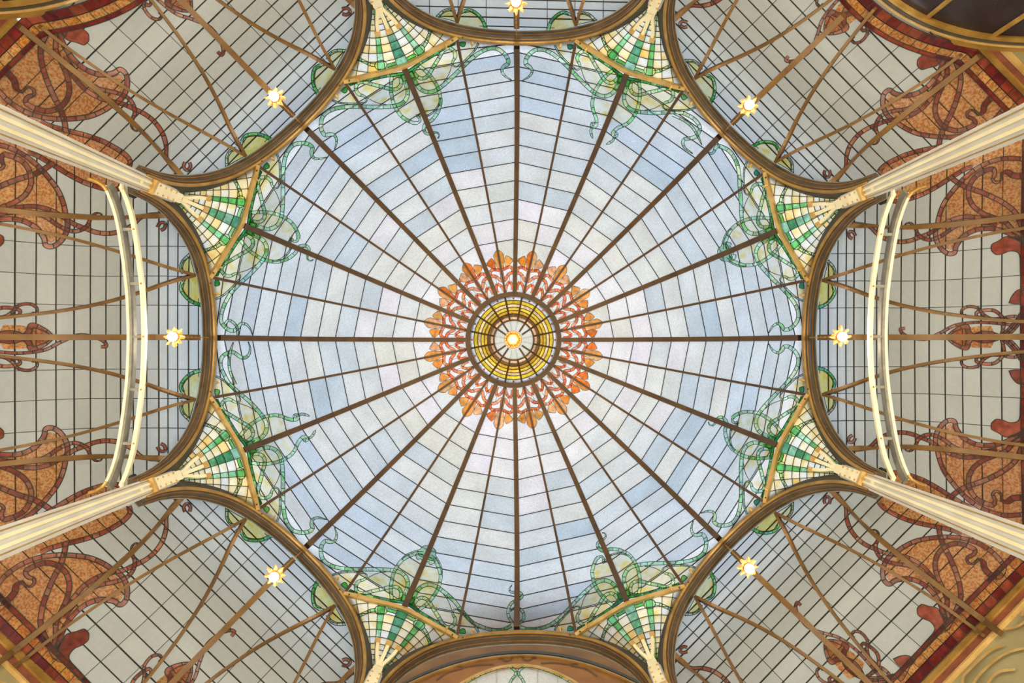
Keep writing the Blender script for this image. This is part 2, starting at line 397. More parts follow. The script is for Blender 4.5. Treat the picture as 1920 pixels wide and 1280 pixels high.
def col_bar(k, r0, r1, f0, f1, ztop, dz=0):   # bar between fractions of the half width
    r0 -= .17; r1 -= .17
    mb = MB(); rings = []
    for h in (-ZC + .12, 3.0, 6.0, 7.5, 9.0, ztop):
        wdt = taper(h) if h > 3 else taper(3) ; rings.append([cframe(k, r0, f0 * wdt, h + ZC), cframe(k, r0, f1 * wdt, h + ZC), cframe(k, r1, f1 * wdt, h + ZC), cframe(k, r1, f0 * wdt, h + ZC)])
    mb.loft(rings); return mb
for k in range(8):
    nm = PEND[k]
    o = empty('iron_column', cframe(k, 5.5, 0, 0), 'slender grey and cream iron column, %s' % nm, 'column', 'iron columns carrying the dome')
    sh_ = col_bar(k, 5.42, 5.72, -.86, .86, 10.0).build('shaft', M['grey'], o)
    for s in (-1, 1):
        a, b = sorted((s * 1.0, s * .80)); col_bar(k, 5.46, 5.70, a, b, 10.0).build('flange', M['grey'], o)
        a, b = sorted((s * .74, s * .66)); col_bar(k, 5.408, 5.43, a, b, 10.0).build('gold_line', M['goldb'], sh_)
        a, b = sorted((s * .42, s * .17)); col_bar(k, 5.40, 5.43, a, b, 9.95).build('cream_strip', M['cream'], sh_)
    mb = MB()
    mb.box8([cframe(k, 5.231, -.16 * taper(9), 9.02 + ZC), cframe(k, 5.231, .16 * taper(9), 9.02 + ZC), cframe(k, 5.26, .16 * taper(9), 9.02 + ZC), cframe(k, 5.26, -.16 * taper(9), 9.02 + ZC),
             cframe(k, 5.231, -.16 * taper(9), 9.08 + ZC), cframe(k, 5.231, .16 * taper(9), 9.08 + ZC), cframe(k, 5.26, .16 * taper(9), 9.08 + ZC), cframe(k, 5.26, -.16 * taper(9), 9.08 + ZC)])
    mb.build('cream_link', M['cream'], sh_)
    mb = MB(); mb.box8([cframe(k, 5.30, -.35, 0), cframe(k, 5.30, .35, 0), cframe(k, 5.85, .35, 0), cframe(k, 5.85, -.35, 0), cframe(k, 5.34, -.3, .14), cframe(k, 5.34, .3, .14), cframe(k, 5.8, .3, .14), cframe(k, 5.8, -.3, .14)]); mb.build('plinth', M['grey'], o)
    # forked bracket where the column meets the dome
    b = empty('fork_bracket', cframe(k, 5.36, 0, 9.6 + ZC), 'cream three pronged riveted bracket on the column, %s' % nm, 'bracket', 'fork brackets under the dome')
    def cpt(r, tpx, off): # map position (radius px, tangent px) lifted off the pendentive glass / column head
        a = A22 + k * PI / 4; z = complex(r, tpx) * cmath.exp(1j * a)
        if r < 690: return dome3(z.real, z.imag, off)
        h = 5.2 * F / r; X, Y = z.real * h / F, z.imag * h / F; X, Y = warp(X, Y); return (X, Y, h + ZC)
    def bar(P, wd, thick, name, off=.10, mat='cream'):
        off += .17
        C = [complex(*p) for p in P]; nn = normals(C); mb = MB()
        mb.loft([[cpt((c + q * wd / 2).real, (c + q * wd / 2).imag, off), cpt((c - q * wd / 2).real, (c - q * wd / 2).imag, off), cpt((c - q * wd / 2).real, (c - q * wd / 2).imag, off - thick), cpt((c + q * wd / 2).real, (c + q * wd / 2).imag, off - thick)] for c, q in zip(C, nn)])
        return mb.build(name, M[mat], b)
    bar([(689, 0), (680, 0), (666, 0), (652, 0), (641, 0)], 7, .05, 'prong', .13)
    for s in (-1, 1):
        bar([(689, s * 4), (680, s * 6), (668, s * 12), (655, s * 17), (643, s * 20)], 6, .05, 'prong', .12)
        bar([(646, s * 20.5), (638, s * 22)], 10, .07, 'end_clip', .14, 'gold')
    bar([(644, 0), (635, 0)], 11, .08, 'end_clip', .15, 'gold')
    mb = MB(); W0 = .085
    mb.box8([cframe(k, 5.20, -W0, 9.28 + ZC), cframe(k, 5.20, W0, 9.28 + ZC), cframe(k, 5.27, W0, 9.28 + ZC), cframe(k, 5.27, -W0, 9.28 + ZC), cframe(k, 5.20, -W0 * .8, 10.05 + ZC), cframe(k, 5.20, W0 * .8, 10.05 + ZC), cframe(k, 5.27, W0 * .8, 10.05 + ZC), cframe(k, 5.27, -W0 * .8, 10.05 + ZC)])
    plate = mb.build('plate', M['cream'], b)
    mb = MB(); mb.box8([cframe(k, 5.18, -.1, 9.27 + ZC), cframe(k, 5.18, .1, 9.27 + ZC), cframe(k, 5.27, .1, 9.27 + ZC), cframe(k, 5.27, -.1, 9.27 + ZC), cframe(k, 5.18, -.1, 9.33 + ZC), cframe(k, 5.18, .1, 9.33 + ZC), cframe(k, 5.27, .1, 9.33 + ZC), cframe(k, 5.27, -.1, 9.33 + ZC)])
    mb.build('collar', M['gold'], b)
    for s in (-1, 1):
        for zz in (9.42, 9.56, 9.7, 9.84):
            mb = MB(); p = cframe(k, 5.197, s * .055, zz + ZC); mb.lathe((p[0], p[1], p[2] - .014), [(.002, 0), (.012, .004), (.016, .014), (.012, .024), (.002, .028)], 8); mb.build('rivet', M['brass'], plate, smooth=True)

# double tie hoops between the columns on the left and right
for k in (4, 0):
    P = [(269.5, 637), (268.5, 590), (266, 545), (259, 485), (248, 417), (236, 375), (225, 350)]
    T = []
    for px, py in P:
        h = F * (5.3 + XC) / (VX - px); t = (py - VY) * h / F + YC; X_, Y_ = unwarp(-5.3, t); T.append(complex(5.3 * Y_ / abs(X_), h))
    T[0] = complex(0, T[0].imag); T = spline(T, .1); T = [complex(-c.real, c.imag) for c in reversed(T)][:-1] + T
    nn = normals(T)
    if nn[len(nn) // 2].imag < 0: nn = [-q for q in nn]
    o = empty('tie_hoop', frame(k, 5.4, 0, T[len(T) // 2].imag + ZC), 'cream double tie hoop arching between the two columns on the %s' % NAMES8[k], 'iron hoop', 'tie hoops')
    def hb(d0, d1, n0, n1, mt, name):
        mb = MB(); mb.loft([[frame(k, dd, (c + q * e).real, (c + q * e).imag + ZC) for dd, e in ((d0, n0), (d1, n0), (d1, n1), (d0, n1))] for c, q in zip(T, nn)]); return mb.build(name, M[mt], o)
    ib = hb(5.275, 5.335, 0, .05, 'cream', 'inner_bar')
    hb(5.47, 5.51, .0, .13, 'dgrey', 'outer_bar'); hb(5.505, 5.53, -.005, .05, 'cream', 'edge_strip'); hb(5.53, 5.55, 0, .04, 'grey', 'edge_strip')
    L = len(T) // 2
    for i in (int(L * .34), int(L * .68), L, 2 * L - int(L * .68), 2 * L - int(L * .34)):
        c = T[i]; mb = MB(); mb.box8([frame(k, 5.29, c.real - .02, c.imag + ZC + .01), frame(k, 5.29, c.real + .02, c.imag + ZC + .01), frame(k, 5.52, c.real + .02, c.imag + ZC + .01), frame(k, 5.52, c.real - .02, c.imag + ZC + .01),
                 frame(k, 5.29, c.real - .02, c.imag + ZC + .05), frame(k, 5.29, c.real + .02, c.imag + ZC + .05), frame(k, 5.52, c.real + .02, c.imag + ZC + .05), frame(k, 5.52, c.real - .02, c.imag + ZC + .05)]); mb.build('spacer', M['dgrey'], o)
        mb = MB(); mb.lathe(frame(k, 5.305, c.real, c.imag + ZC), [(.001, -.014), (.012, -.010), (.016, .0)], 8); mb.build('bolt', M['goldb'], ib)
    for s in (0, -1):
        c = T[s]; sg = 1 if c.real > 0 else -1; mb = MB()
        mb.tube([frame(k, 5.50, c.real - sg * .04, c.imag + ZC), frame(k, 5.54, c.real + sg * .02, c.imag + ZC - .02), frame(k, 5.62, c.real + sg * .07, c.imag + ZC - .03), frame(k, 5.72, c.real + sg * .1, c.imag + ZC - .03)], .025, 6); mb.build('foot', M['goldb'], o)
        mb = MB(); mb.tube([frame(k, 5.30, c.real - sg * .02, c.imag + ZC + .02), frame(k, 5.27, c.real + sg * .05, c.imag + ZC - .03), frame(k, 5.24, c.real + sg * .09, c.imag + ZC - .16)], .028, 6); mb.build('foot', M['cream'], o)

# ================================================================== dome frame: ribs and rings
of = empty('dome_frame', (0, 0, H_A + ZC), 'brown iron rib frame of the glass dome with central ring', 'dome frame')
def rib(phi, r0, r1, wd, dep, name, parent, fn=dome3, mat='iron', n=26):
    mb = MB(); rings = []; e = cmath.exp(1j * phi)
    for i in range(n):
        r = r0 + (r1 - r0) * i / (n - 1); z = r * e; a = Vector(fn(z.real, z.imag, 0.0)); b = Vector(fn(z.real, z.imag, dep))
        p2 = math.atan2(a.y, a.x); tx = Vector((-math.sin(p2), math.cos(p2), 0)) * (wd / 2)
        rings.append([a - tx, a + tx, b + tx, b - tx])
    mb.loft(rings); return mb.build(name, M[mat], parent)
for i in range(16):
    rib(i * A22, 88, 549 if i % 2 == 0 else 546, .098, .13, 'rib', of)
    r_ = rib(i * A22 + A22 / 2, 88, 576, .046, .07, 'thin_rib', of)
def ring(r0, r1, z0, z1, mat, name, parent, n=64, h=None, k1=None):
    mb = MB(); rs = []
    for j in range(n + 1):
        a = 2 * PI * j / n; rs.append([(r0 * math.cos(a), r0 * math.sin(a), z0), (r1 * math.cos(a), r1 * math.sin(a), z0), (r1 * math.cos(a), r1 * math.sin(a), z1), (r0 * math.cos(a), r0 * math.sin(a), z1)])
    mb.loft(rs, caps=False); return mb.build(name, M[mat], parent)
HR = H(85)
ring(81.5 * HR / F, 89.5 * HR / F, HR + ZC - .12, HR + ZC + .06, 'iron', 'crown_ring', of)

# ================================================================== dome glass, one thing per gore
ROWS = [88.0, 150.0, 189.0, 227.0, 263.5, 298.5, 332.5, 365.0, 397.0, 428.0, 457.0, 485.0, 510.0, 536.0, 559.0, 591.0]
def pane_mesh(P3, parent, color, mat, name='pane', skirt=0.02):
    c = Vector((0, 0, 8 + ZC)); up = []
    for p in P3:
        v = Vector(p); d = (v - c).normalized(); up.append(v + d * skirt)
    n = len(P3); return mesh(name, list(P3) + up, [tuple(range(n))] + [(i, (i + 1) % n, (i + 1) % n + n, i + n) for i in range(n)], mat, parent, color)
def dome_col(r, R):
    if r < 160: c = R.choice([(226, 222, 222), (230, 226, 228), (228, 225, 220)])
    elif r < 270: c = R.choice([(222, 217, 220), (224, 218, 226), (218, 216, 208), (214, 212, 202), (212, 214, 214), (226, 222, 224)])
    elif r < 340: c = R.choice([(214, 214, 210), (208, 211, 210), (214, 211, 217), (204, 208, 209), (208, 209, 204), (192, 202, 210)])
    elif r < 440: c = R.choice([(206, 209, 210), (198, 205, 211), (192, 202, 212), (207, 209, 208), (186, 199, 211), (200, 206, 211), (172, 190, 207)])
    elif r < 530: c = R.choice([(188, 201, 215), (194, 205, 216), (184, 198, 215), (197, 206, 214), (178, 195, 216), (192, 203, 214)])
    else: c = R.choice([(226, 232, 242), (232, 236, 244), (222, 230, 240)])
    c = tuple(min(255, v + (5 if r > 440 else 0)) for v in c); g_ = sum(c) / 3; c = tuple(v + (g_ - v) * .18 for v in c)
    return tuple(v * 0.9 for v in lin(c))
# rosette leaf, traced on one half leaf beside the top rib
def T2(L, ox, oy, s=220 / 1280.0): return [photo_dome(ox + x * s, oy + y * s) for x, y in L]
def to_local(L, phi, conj): 
    out = [z * cmath.exp(-1j * phi) for z in L]; return [z.conjugate() for z in out] if conj else out
LEAF = Pat(); PH = -PI / 2 + A22 / 2
def lf(L): return to_local(T2(L, 860, 310, .203125), PH, True)
def wide(L, f): return [complex(z.real, z.imag * f) for z in L]
LEAF.poly(wide(lf([(562, 884), (578, 862), (600, 846), (620, 838), (630, 860), (629, 890), (622, 925), (612, 956), (597, 935), (577, 908)]), 1.2), 'leaf_lobe', 'L', 0, 0.7, False)
LEAF.poly(wide(lf([(642, 828), (658, 806), (680, 789), (688, 800), (676, 880), (652, 966), (632, 962), (634, 890)]), 1.25), 'leaf_lobe', 'L', 0, 0.7, False)
LEAF.poly(lf([(636, 970), (652, 972), (640, 1010), (622, 1075), (612, 1078), (618, 1030)]), 'leaf_stem', 'S', 0, 0.8, False)
LEAF.ribbon(lf([(636, 968), (606, 950), (572, 938), (545, 955), (540, 985)]), 5.4, 'S', 'leaf_stem', 9, 0.7)
LEAF.ribbon(lf([(540, 992), (570, 998), (594, 1030), (611, 1078)]), 5.4, 'S', 'leaf_stem', 10, 0.7, False, True)
LEAF.ribbon(lf([(538, 1150), (544, 1105), (566, 1072)]), 4.8, 'S', 'leaf_stem', 14, 0.7)
LEAF.ribbon(lf([(566, 1072), (592, 1110), (606, 1172)]), 4.8, 'S', 'leaf_stem', 14, 0.7)
LEAF.line(lf([(566, 1068), (570, 1030), (560, 1000)]), 0.7); LEAF.line(lf([(566, 860), (540, 862), (520, 866)]), 0.7)
def leaf_col(key, R):
    c = R.choice([(1, .36, .05), (1, .48, .12), (1, .42, .09), (1, .58, .26), (1, .24, .03), (1, .52, .26), (1, .46, .10)]) if key == 'L' else R.choice([(1, .24, .06), (1, .32, .14), (1, .42, .24), (1, .28, .10), (.95, .2, .1)])
    return c
CLOCK16 = lambda i: 'gore %s clockwise from the top rib' % ORD[i]
for i in range(16):
    R = random.Random(100 + i); a0 = -PI / 2 + i * A22; mid = a0 + A22 / 2
    o = empty('glass_gore', dome3(300 * math.cos(mid), 300 * math.sin(mid)), 'pale leaded glass %s, orange leaf at its inner tip' % CLOCK16(i), 'glass panel', 'glass gores of the dome')
    for hf in (0, 1):
        th = a0 if hf == 0 else a0 + A22            # angle of the thick rib of this half
        for q in range(len(ROWS) - 1):
            ra, rb = ROWS[q], ROWS[q + 1]; ka, kb = min(ra, 552), min(rb, 552)
            if q == len(ROWS) - 2: rb = 584
            P = [ka * cmath.exp(1j * th), ra * C11 * cmath.exp(1j * mid), rb * C11 * cmath.exp(1j * mid), kb * cmath.exp(1j * th)]
            if abs(P[0] - P[3]) < 1: P = P[:3]
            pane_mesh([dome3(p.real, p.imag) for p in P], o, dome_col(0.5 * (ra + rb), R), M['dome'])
    for q in range(2, len(ROWS) - 1):               # lead bars across the gore
        r = ROWS[q]; r1 = min(r, 552); mb = MB(); c3 = [r1 * cmath.exp(1j * a0), r * C11 * cmath.exp(1j * mid), r1 * cmath.exp(1j * (a0 + A22))]
        rings = []; hw = 0.65
        for z in c3:
            e = z / abs(z) * hw; rings.append([dome3((z - e).real, (z - e).imag, .014), dome3((z + e).real, (z + e).imag, .014), dome3((z + e).real, (z + e).imag, .0), dome3((z - e).real, (z - e).imag, .0)])
        mb.loft(rings); mb.build('glazing_bar', M['lead'], o)
    for cj in (False, True):
        def fn(z, off):
            w_ = (z.conjugate() if cj else z) * cmath.exp(1j * mid); return dome3(w_.real, w_.imag, off)
        place(LEAF, fn, {'*': M['green']}, o, leaf_col, {'*': .015}, .024, rnd=R)

# oculus in the crown
oo = empty('oculus_glass', (0, 0, HR + ZC), 'round amber and white leaded oculus at the crown of the dome', 'glass panel')
OR = [(81.5, 74.5, (232, 232, 236)), (74.5, 67.5, (240, 206, 60)), (67.5, 61.5, (246, 208, 160)), (61.5, 55.5, (240, 204, 70)), (55.5, 49.5, (226, 170, 60)), (49.5, 44, (130, 96, 54)), (44, 37.5, (236, 190, 150))]
def ocz(r): return HR + .62 * (82 - r) / 45.0
def oc3(r, a, off=0): h = ocz(r) - off; return (r * h / F * math.cos(a), r * h / F * math.sin(a), h + ZC)
R = random.Random(5)
for j in range(16):
    a0, a1 = A22 * j + A22 / 2, A22 * j + A22 * 1.5; am = (a0 + a1) / 2
    for r0, r1, c in OR:
        jit = R.uniform(.8, 1.1); pane_mesh([oc3(r0, a0), oc3(r0, am), oc3(r0, a1), oc3(r1, a1), oc3(r1, am), oc3(r1, a0)], oo, tuple(v * .85 * jit for v in lin(c)), M['green'], 'amber_pane')
    mb = MB(); long = j % 4 in (1, 2); wv = .022; rr = (81, 20 if long else 37); rings = []
    for r in (81, 60, 37) + ((18,) if long else ()):
        p = Vector(oc3(r, a0)); t = Vector((-math.sin(a0), math.cos(a0), 0)) * wv
        if r < 37: p.z = ocz(37) + ZC
        rings.append([p - t + Vector((0, 0, -.06)), p + t + Vector((0, 0, -.06)), p + t, p - t])
    mb.loft(rings); mb.build('spoke', M['iron'], oo)
    mb = MB(); mb.lathe(oc3(78, am + (0), .012), [(.001, -.01), (.022, -.008), (.026, .0)], 8); d_ = mb.build('jewel', M['green'], oo, lin((240, 150, 90)))
    pane_mesh([oc3(37, a0), oc3(37, am), oc3(37, a1), (0, 0, ocz(37) + ZC)], oo, tuple(v * .9 for v in lin((222, 220, 208))), M['dome'], 'clear_pane')
for r in (74.5, 67.5, 61.5, 55.5, 49.5): ring((r - .5) * ocz(r) / F, (r + .6) * ocz(r) / F, ocz(r) + ZC - .02, ocz(r) + ZC + .01, 'lead', 'lead_ring', oo)
ring(36 * ocz(37) / F, 39 * ocz(37) / F, ocz(37) + ZC - .07, ocz(37) + ZC + .02, 'iron', 'inner_ring', oo)

# ================================================================== green scrolls (one half traced, mirrored about each pendentive)
PS = -(PI - A22 * 3) if False else math.radians(-112.5)
def gr(L, ox=570, oy=60): return to_local(T2(L, ox, oy), PS, True)
S = Pat()
S.poly(gr([(310, 728), (400, 762), (560, 772), (700, 770), (880, 782), (975, 778), (1060, 760), (1110, 700), (1128, 640), (1090, 500), (1085, 450), (900, 475), (740, 510), (560, 545), (455, 550), (395, 630)]), 'yellow_pane', 'F', 14, 0, False)
S.poly(gr([(965, 500), (955, 640), (975, 770), (1010, 835), (1055, 885), (1110, 925), (1200, 940), (1275, 925), (1300, 905), (1120, 480), (1050, 470)]), 'yellow_pane', 'F', 14, 0, False)
S.ribbon(gr([(1070, 455), (1098, 540), (1122, 600), (1130, 660), (1112, 722), (1070, 768), (1000, 796), (890, 808), (760, 810)]), 7.0, 'A', seg=14)
J0, J1 = gr([(890, 808), (760, 810)])
TAIL = Pat(); TAIL.ribbon(gr([(760, 810), (640, 807), (530, 805), (410, 812), (330, 828), (250, 862), (195, 920), (178, 1000), (190, 1075), (228, 1118), (282, 1108), (332, 1125), (350, 1190), (330, 1275)]), 7.0, 'A', seg=14, taper1=True)
S.ribbon(gr([(1040, 455), (1056, 535), (1040, 590), (990, 617), (930, 612), (860, 592), (800, 577), (720, 556), (640, 535), (585, 548), (560, 590), (568, 640), (600, 675), (650, 690), (680, 722), (670, 755), (635, 770)]), 6.2, 'A', seg=13, taper1=True)
S.ribbon(gr([(640, 768), (560, 774), (470, 772), (380, 763), (300, 735)]), 3.0, 'P', seg=14, lw=0.9)
S.ribbon(gr([(1090, 442), (980, 455), (900, 468), (740, 500), (640, 515), (540, 538), (480, 550)]), 5.2, 'D', seg=14)
S.poly(gr([(1100, 420), (1010, 440), (925, 462), (960, 480), (1010, 478), (1060, 500), (1100, 560), (1120, 470)]), 'green_knot', 'D', 0, 1.0, False)
S.poly(gr([(396, 632), (432, 596), (470, 586), (466, 630), (452, 652), (428, 656)]), 'green_leaf', 'T', 0, 1.0)
S.poly(gr([(470, 548), (540, 532), (545, 560), (500, 578)]), 'green_leaf', 'T', 0, 1.0, False)
S.line(gr([(690, 712), (760, 750), (820, 772), (890, 782)]), 1.0)
S.line(gr([(690, 710), (760, 665), (845, 615)]), 1.0)
BOVAL = gr([(955, 470), (946, 545), (944, 620), (955, 695), (972, 765), (1003, 832), (1050, 900), (1105, 945), (1190, 985)])
S_B = {}
def tip_a(short):            # wave tip: one arm crosses the rib and curls, the other ends in a hook
    p = Pat()
    if not short:
        p.ribbon(BOVAL + gr([(1290, 998)]) + gr([(330, 985), (388, 985), (436, 1030), (432, 1078), (385, 1102), (345, 1140), (355, 1178), (388, 1186)], 740, 60), 6.0, 'A', seg=14, taper1=True)
        p.ribbon(gr([(1040, 880), (1100, 925), (1200, 945), (1290, 930)]) + gr([(290, 930), (340, 880), (385, 842)], 740, 60), 2.8, 'P', seg=14, lw=0.9)
    else:
        p.ribbon(BOVAL + gr([(1235, 985)]), 6.0, 'A', seg=14)
        p.ribbon(gr([(1235, 985), (1262, 965), (1258, 930), (1235, 915), (1248, 890)]), 4.2, 'P', seg=10, taper1=True)
    return p
def tip_b():                 # horned tip
    p = Pat(); p.ribbon(BOVAL + gr([(1225, 1010), (1255, 1045), (1248, 1080)]), 6.0, 'A', seg=14)
    p.ribbon(gr([(1248, 1080), (1222, 1088), (1206, 1062), (1222, 1035)]), 4.0, 'A', seg=10, taper1=True)
    p.ribbon(gr([(1240, 1085), (1250, 1125), (1282, 1150), (1330, 1175)]), 4.2, 'P', seg=12, taper1=True); return p
def tip_c():                 # shell tip
    p = Pat(); p.ribbon(BOVAL + gr([(1245, 1000), (1300, 1000)]), 6.0, 'A', seg=14)
    p.ribbon(gr([(1060, 925), (1110, 975), (1185, 1012), (1250, 1030)]), 2.6, 'P', seg=16, lw=0.8)
    p.poly(gr([(1250, 975), (1310, 955), (1365, 1065), (1320, 1085), (1285, 1068), (1262, 1040), (1236, 1032)]), 'green_shell', 'P', 0, 1.0)
    p.poly(gr([(1215, 985), (1225, 940), (1250, 925), (1268, 945), (1290, 915), (1312, 965), (1260, 1000)]), 'green_shell', 'A', 0, 1.0); return p
TIPS = {5: ('a', 'as'), 4: ('as', 'a'), 6: ('b', 'b'), 3: ('b', 'b'), 7: ('c', 'c'), 2: ('c', 'c'), 1: ('as', 'a'), 0: ('a', 'as')}
TP = {'a': tip_a(False), 'as': tip_a(True), 'b': tip_b(), 'c': tip_c()}
# loops where the scrolls meet beside the bottom rib
LOOP = Pat()
def lp(L): return [photo_dome(860 + x * .203125, 950 + y * .203125) for x, y in L]
LOOP.ribbon(lp([(500, 1085), (462, 1020), (456, 965), (480, 905), (520, 875), (565, 855), (588, 830), (570, 800), (520, 795), (478, 790), (470, 760), (492, 728)]), 5.0, 'A', seg=12, taper1=True)
LOOP.ribbon(lp([(555, 1085), (595, 1050), (602, 1000), (580, 960), (545, 943), (500, 950), (478, 975)]), 5.0, 'A', seg=12, taper1=True)
CT = {   # tails that end differently: beside the bottom and left ribs and the upper right diagonal
 (2, 1): [([(881, 1164), (900, 1175.3), (922, 1182), (943, 1182), (959, 1174.5)], 6.4, True, False)],
 (1, 0): [([(1057, 1153), (1033.6, 1172), (1011, 1179.6), (990.6, 1181), (975, 1177)], 6.4, True, False)],
 (4, 1): [([(438, 541), (424.4, 559.8), (415, 582), (412.3, 599.4), (416.6, 609), (427.5, 618), (438.4, 619), (444.7, 613.4), (451, 606.6), (460.3, 608), (468, 616.6), (472, 627)], 6.6, True, True), ([(420, 607), (426.7, 600), (434.5, 603.3), (441.6, 611), (444, 622), (444, 634)], 4.2, False, True)],
 (3, 0): [([(431, 722), (419, 703), (412, 686), (414, 670.6), (424.4, 661.5), (436.4, 660.5), (446.7, 667.5), (456, 671), (464.8, 665.5), (467.5, 653), (464, 640)], 6.4, True, True), ([(440, 721), (430, 696.4), (427.8, 677.5), (431, 657), (436, 641)], 4.6, False, True)],
 (6, 0): [([(1270.6, 208.8), (1291, 214.6), (1306.7, 225.8), (1313.6, 239.5), (1306.7, 254), (1294.7, 258), (1284.4, 260), (1281, 267), (1286, 277), (1300, 287)], 6.6, True, True), ([(1262, 214), (1284.4, 225), (1300, 238), (1310, 255), (1317, 270.5)], 4.4, False, True)],
 (7, 1): [([(1388.7, 350), (1387, 322.5), (1382, 302), (1370, 283), (1354.4, 274), (1345, 273), (1341.5, 279.5), (1338, 286), (1330.3, 285.5), (1322, 280)], 7.0, True, True)],
}
for k in range(8):
    phi = A22 + k * PI / 4; R = random.Random(300 + k)
    o = empty('glass_scroll', dome3(500 * math.cos(phi), 500 * math.sin(phi)), 'green interlaced ribbon scroll with yellow glass, %s' % PEND[k], 'stained glass', 'green glass scrolls above the pendentives')
    for hf, cj in ((0, False), (1, True)):          # half 0: increasing angle
        def fn(z, off):
            w_ = (z.conjugate() if cj else z) * cmath.exp(1j * phi); return dome3(w_.real, w_.imag, off)
        pats = [S, TP[TIPS[k][hf]]]
        if (k, hf) in CT:
            cp = Pat()
            for L_, wd_, join, tp_ in CT[(k, hf)]:
                G = [photo_dome(*q) * cmath.exp(-1j * phi) for q in L_]; G = [z.conjugate() for z in G] if cj else G
                cp.ribbon(([J1] if join else []) + G, wd_, 'A', seg=13, taper1=tp_)
            pats.append(cp)
        else: pats.append(TAIL)
        for pt in pats:
            place(pt, fn, {'*': M['green'], 'F': M['fill'], 'Y': M['fill']}, o, green_col, {'*': .024, 'F': .008, 'Y': .008, 'D': .028}, .034, rnd=R)
    if k == 1:
        place(LOOP, lambda z, off: dome3(z.real, z.imag, off), {'*': M['green']}, o, green_col, {'*': .024}, .034, rnd=R)

# ================================================================== pendentives
def pd(rho, psi):            # local map coordinates: apex at r=698 on the axis
    return 698 - rho * cmath.exp(1j * math.radians(psi))
RHO = [16, 34, 44, 54, 64, 75, 88, 102, 117, 133, 152, 190]
def rrail(p): return 155 + 29.5 * (abs(p) / 42.6) ** 2
def pdc(r, p): return pd(min(r, rrail(p)), p)
def psimax(r): return min(27.6 + .125 * (r - 60), 39.6) if r > 50 else 27.0
COLS = [(-4.2, 4.2, 'C'), (4.2, 13.2, 'W'), (13.2, 18.2, 'G'), (18.2, 25.5, 'W'), (25.5, 33, 'W'), (33, 39.5, 'W'), (39.5, 47, 'W')]
def pend_col(key, R):
    if key == 'C': c = R.choice([(70, 140, 96), (100, 165, 120), (130, 180, 150), (140, 190, 170), (84, 150, 120)])
    elif key == 'G': c = R.choice([(140, 205, 155), (115, 190, 110), (170, 218, 185), (100, 180, 95)])
    else: c = R.choice([(236, 230, 208), (238, 232, 212), (230, 228, 218), (240, 226, 184), (240, 214, 150), (224, 226, 224), (236, 230, 206), (240, 230, 196), (228, 230, 224)])
    return tuple(min(1, v * 1.08) for v in lin(c))
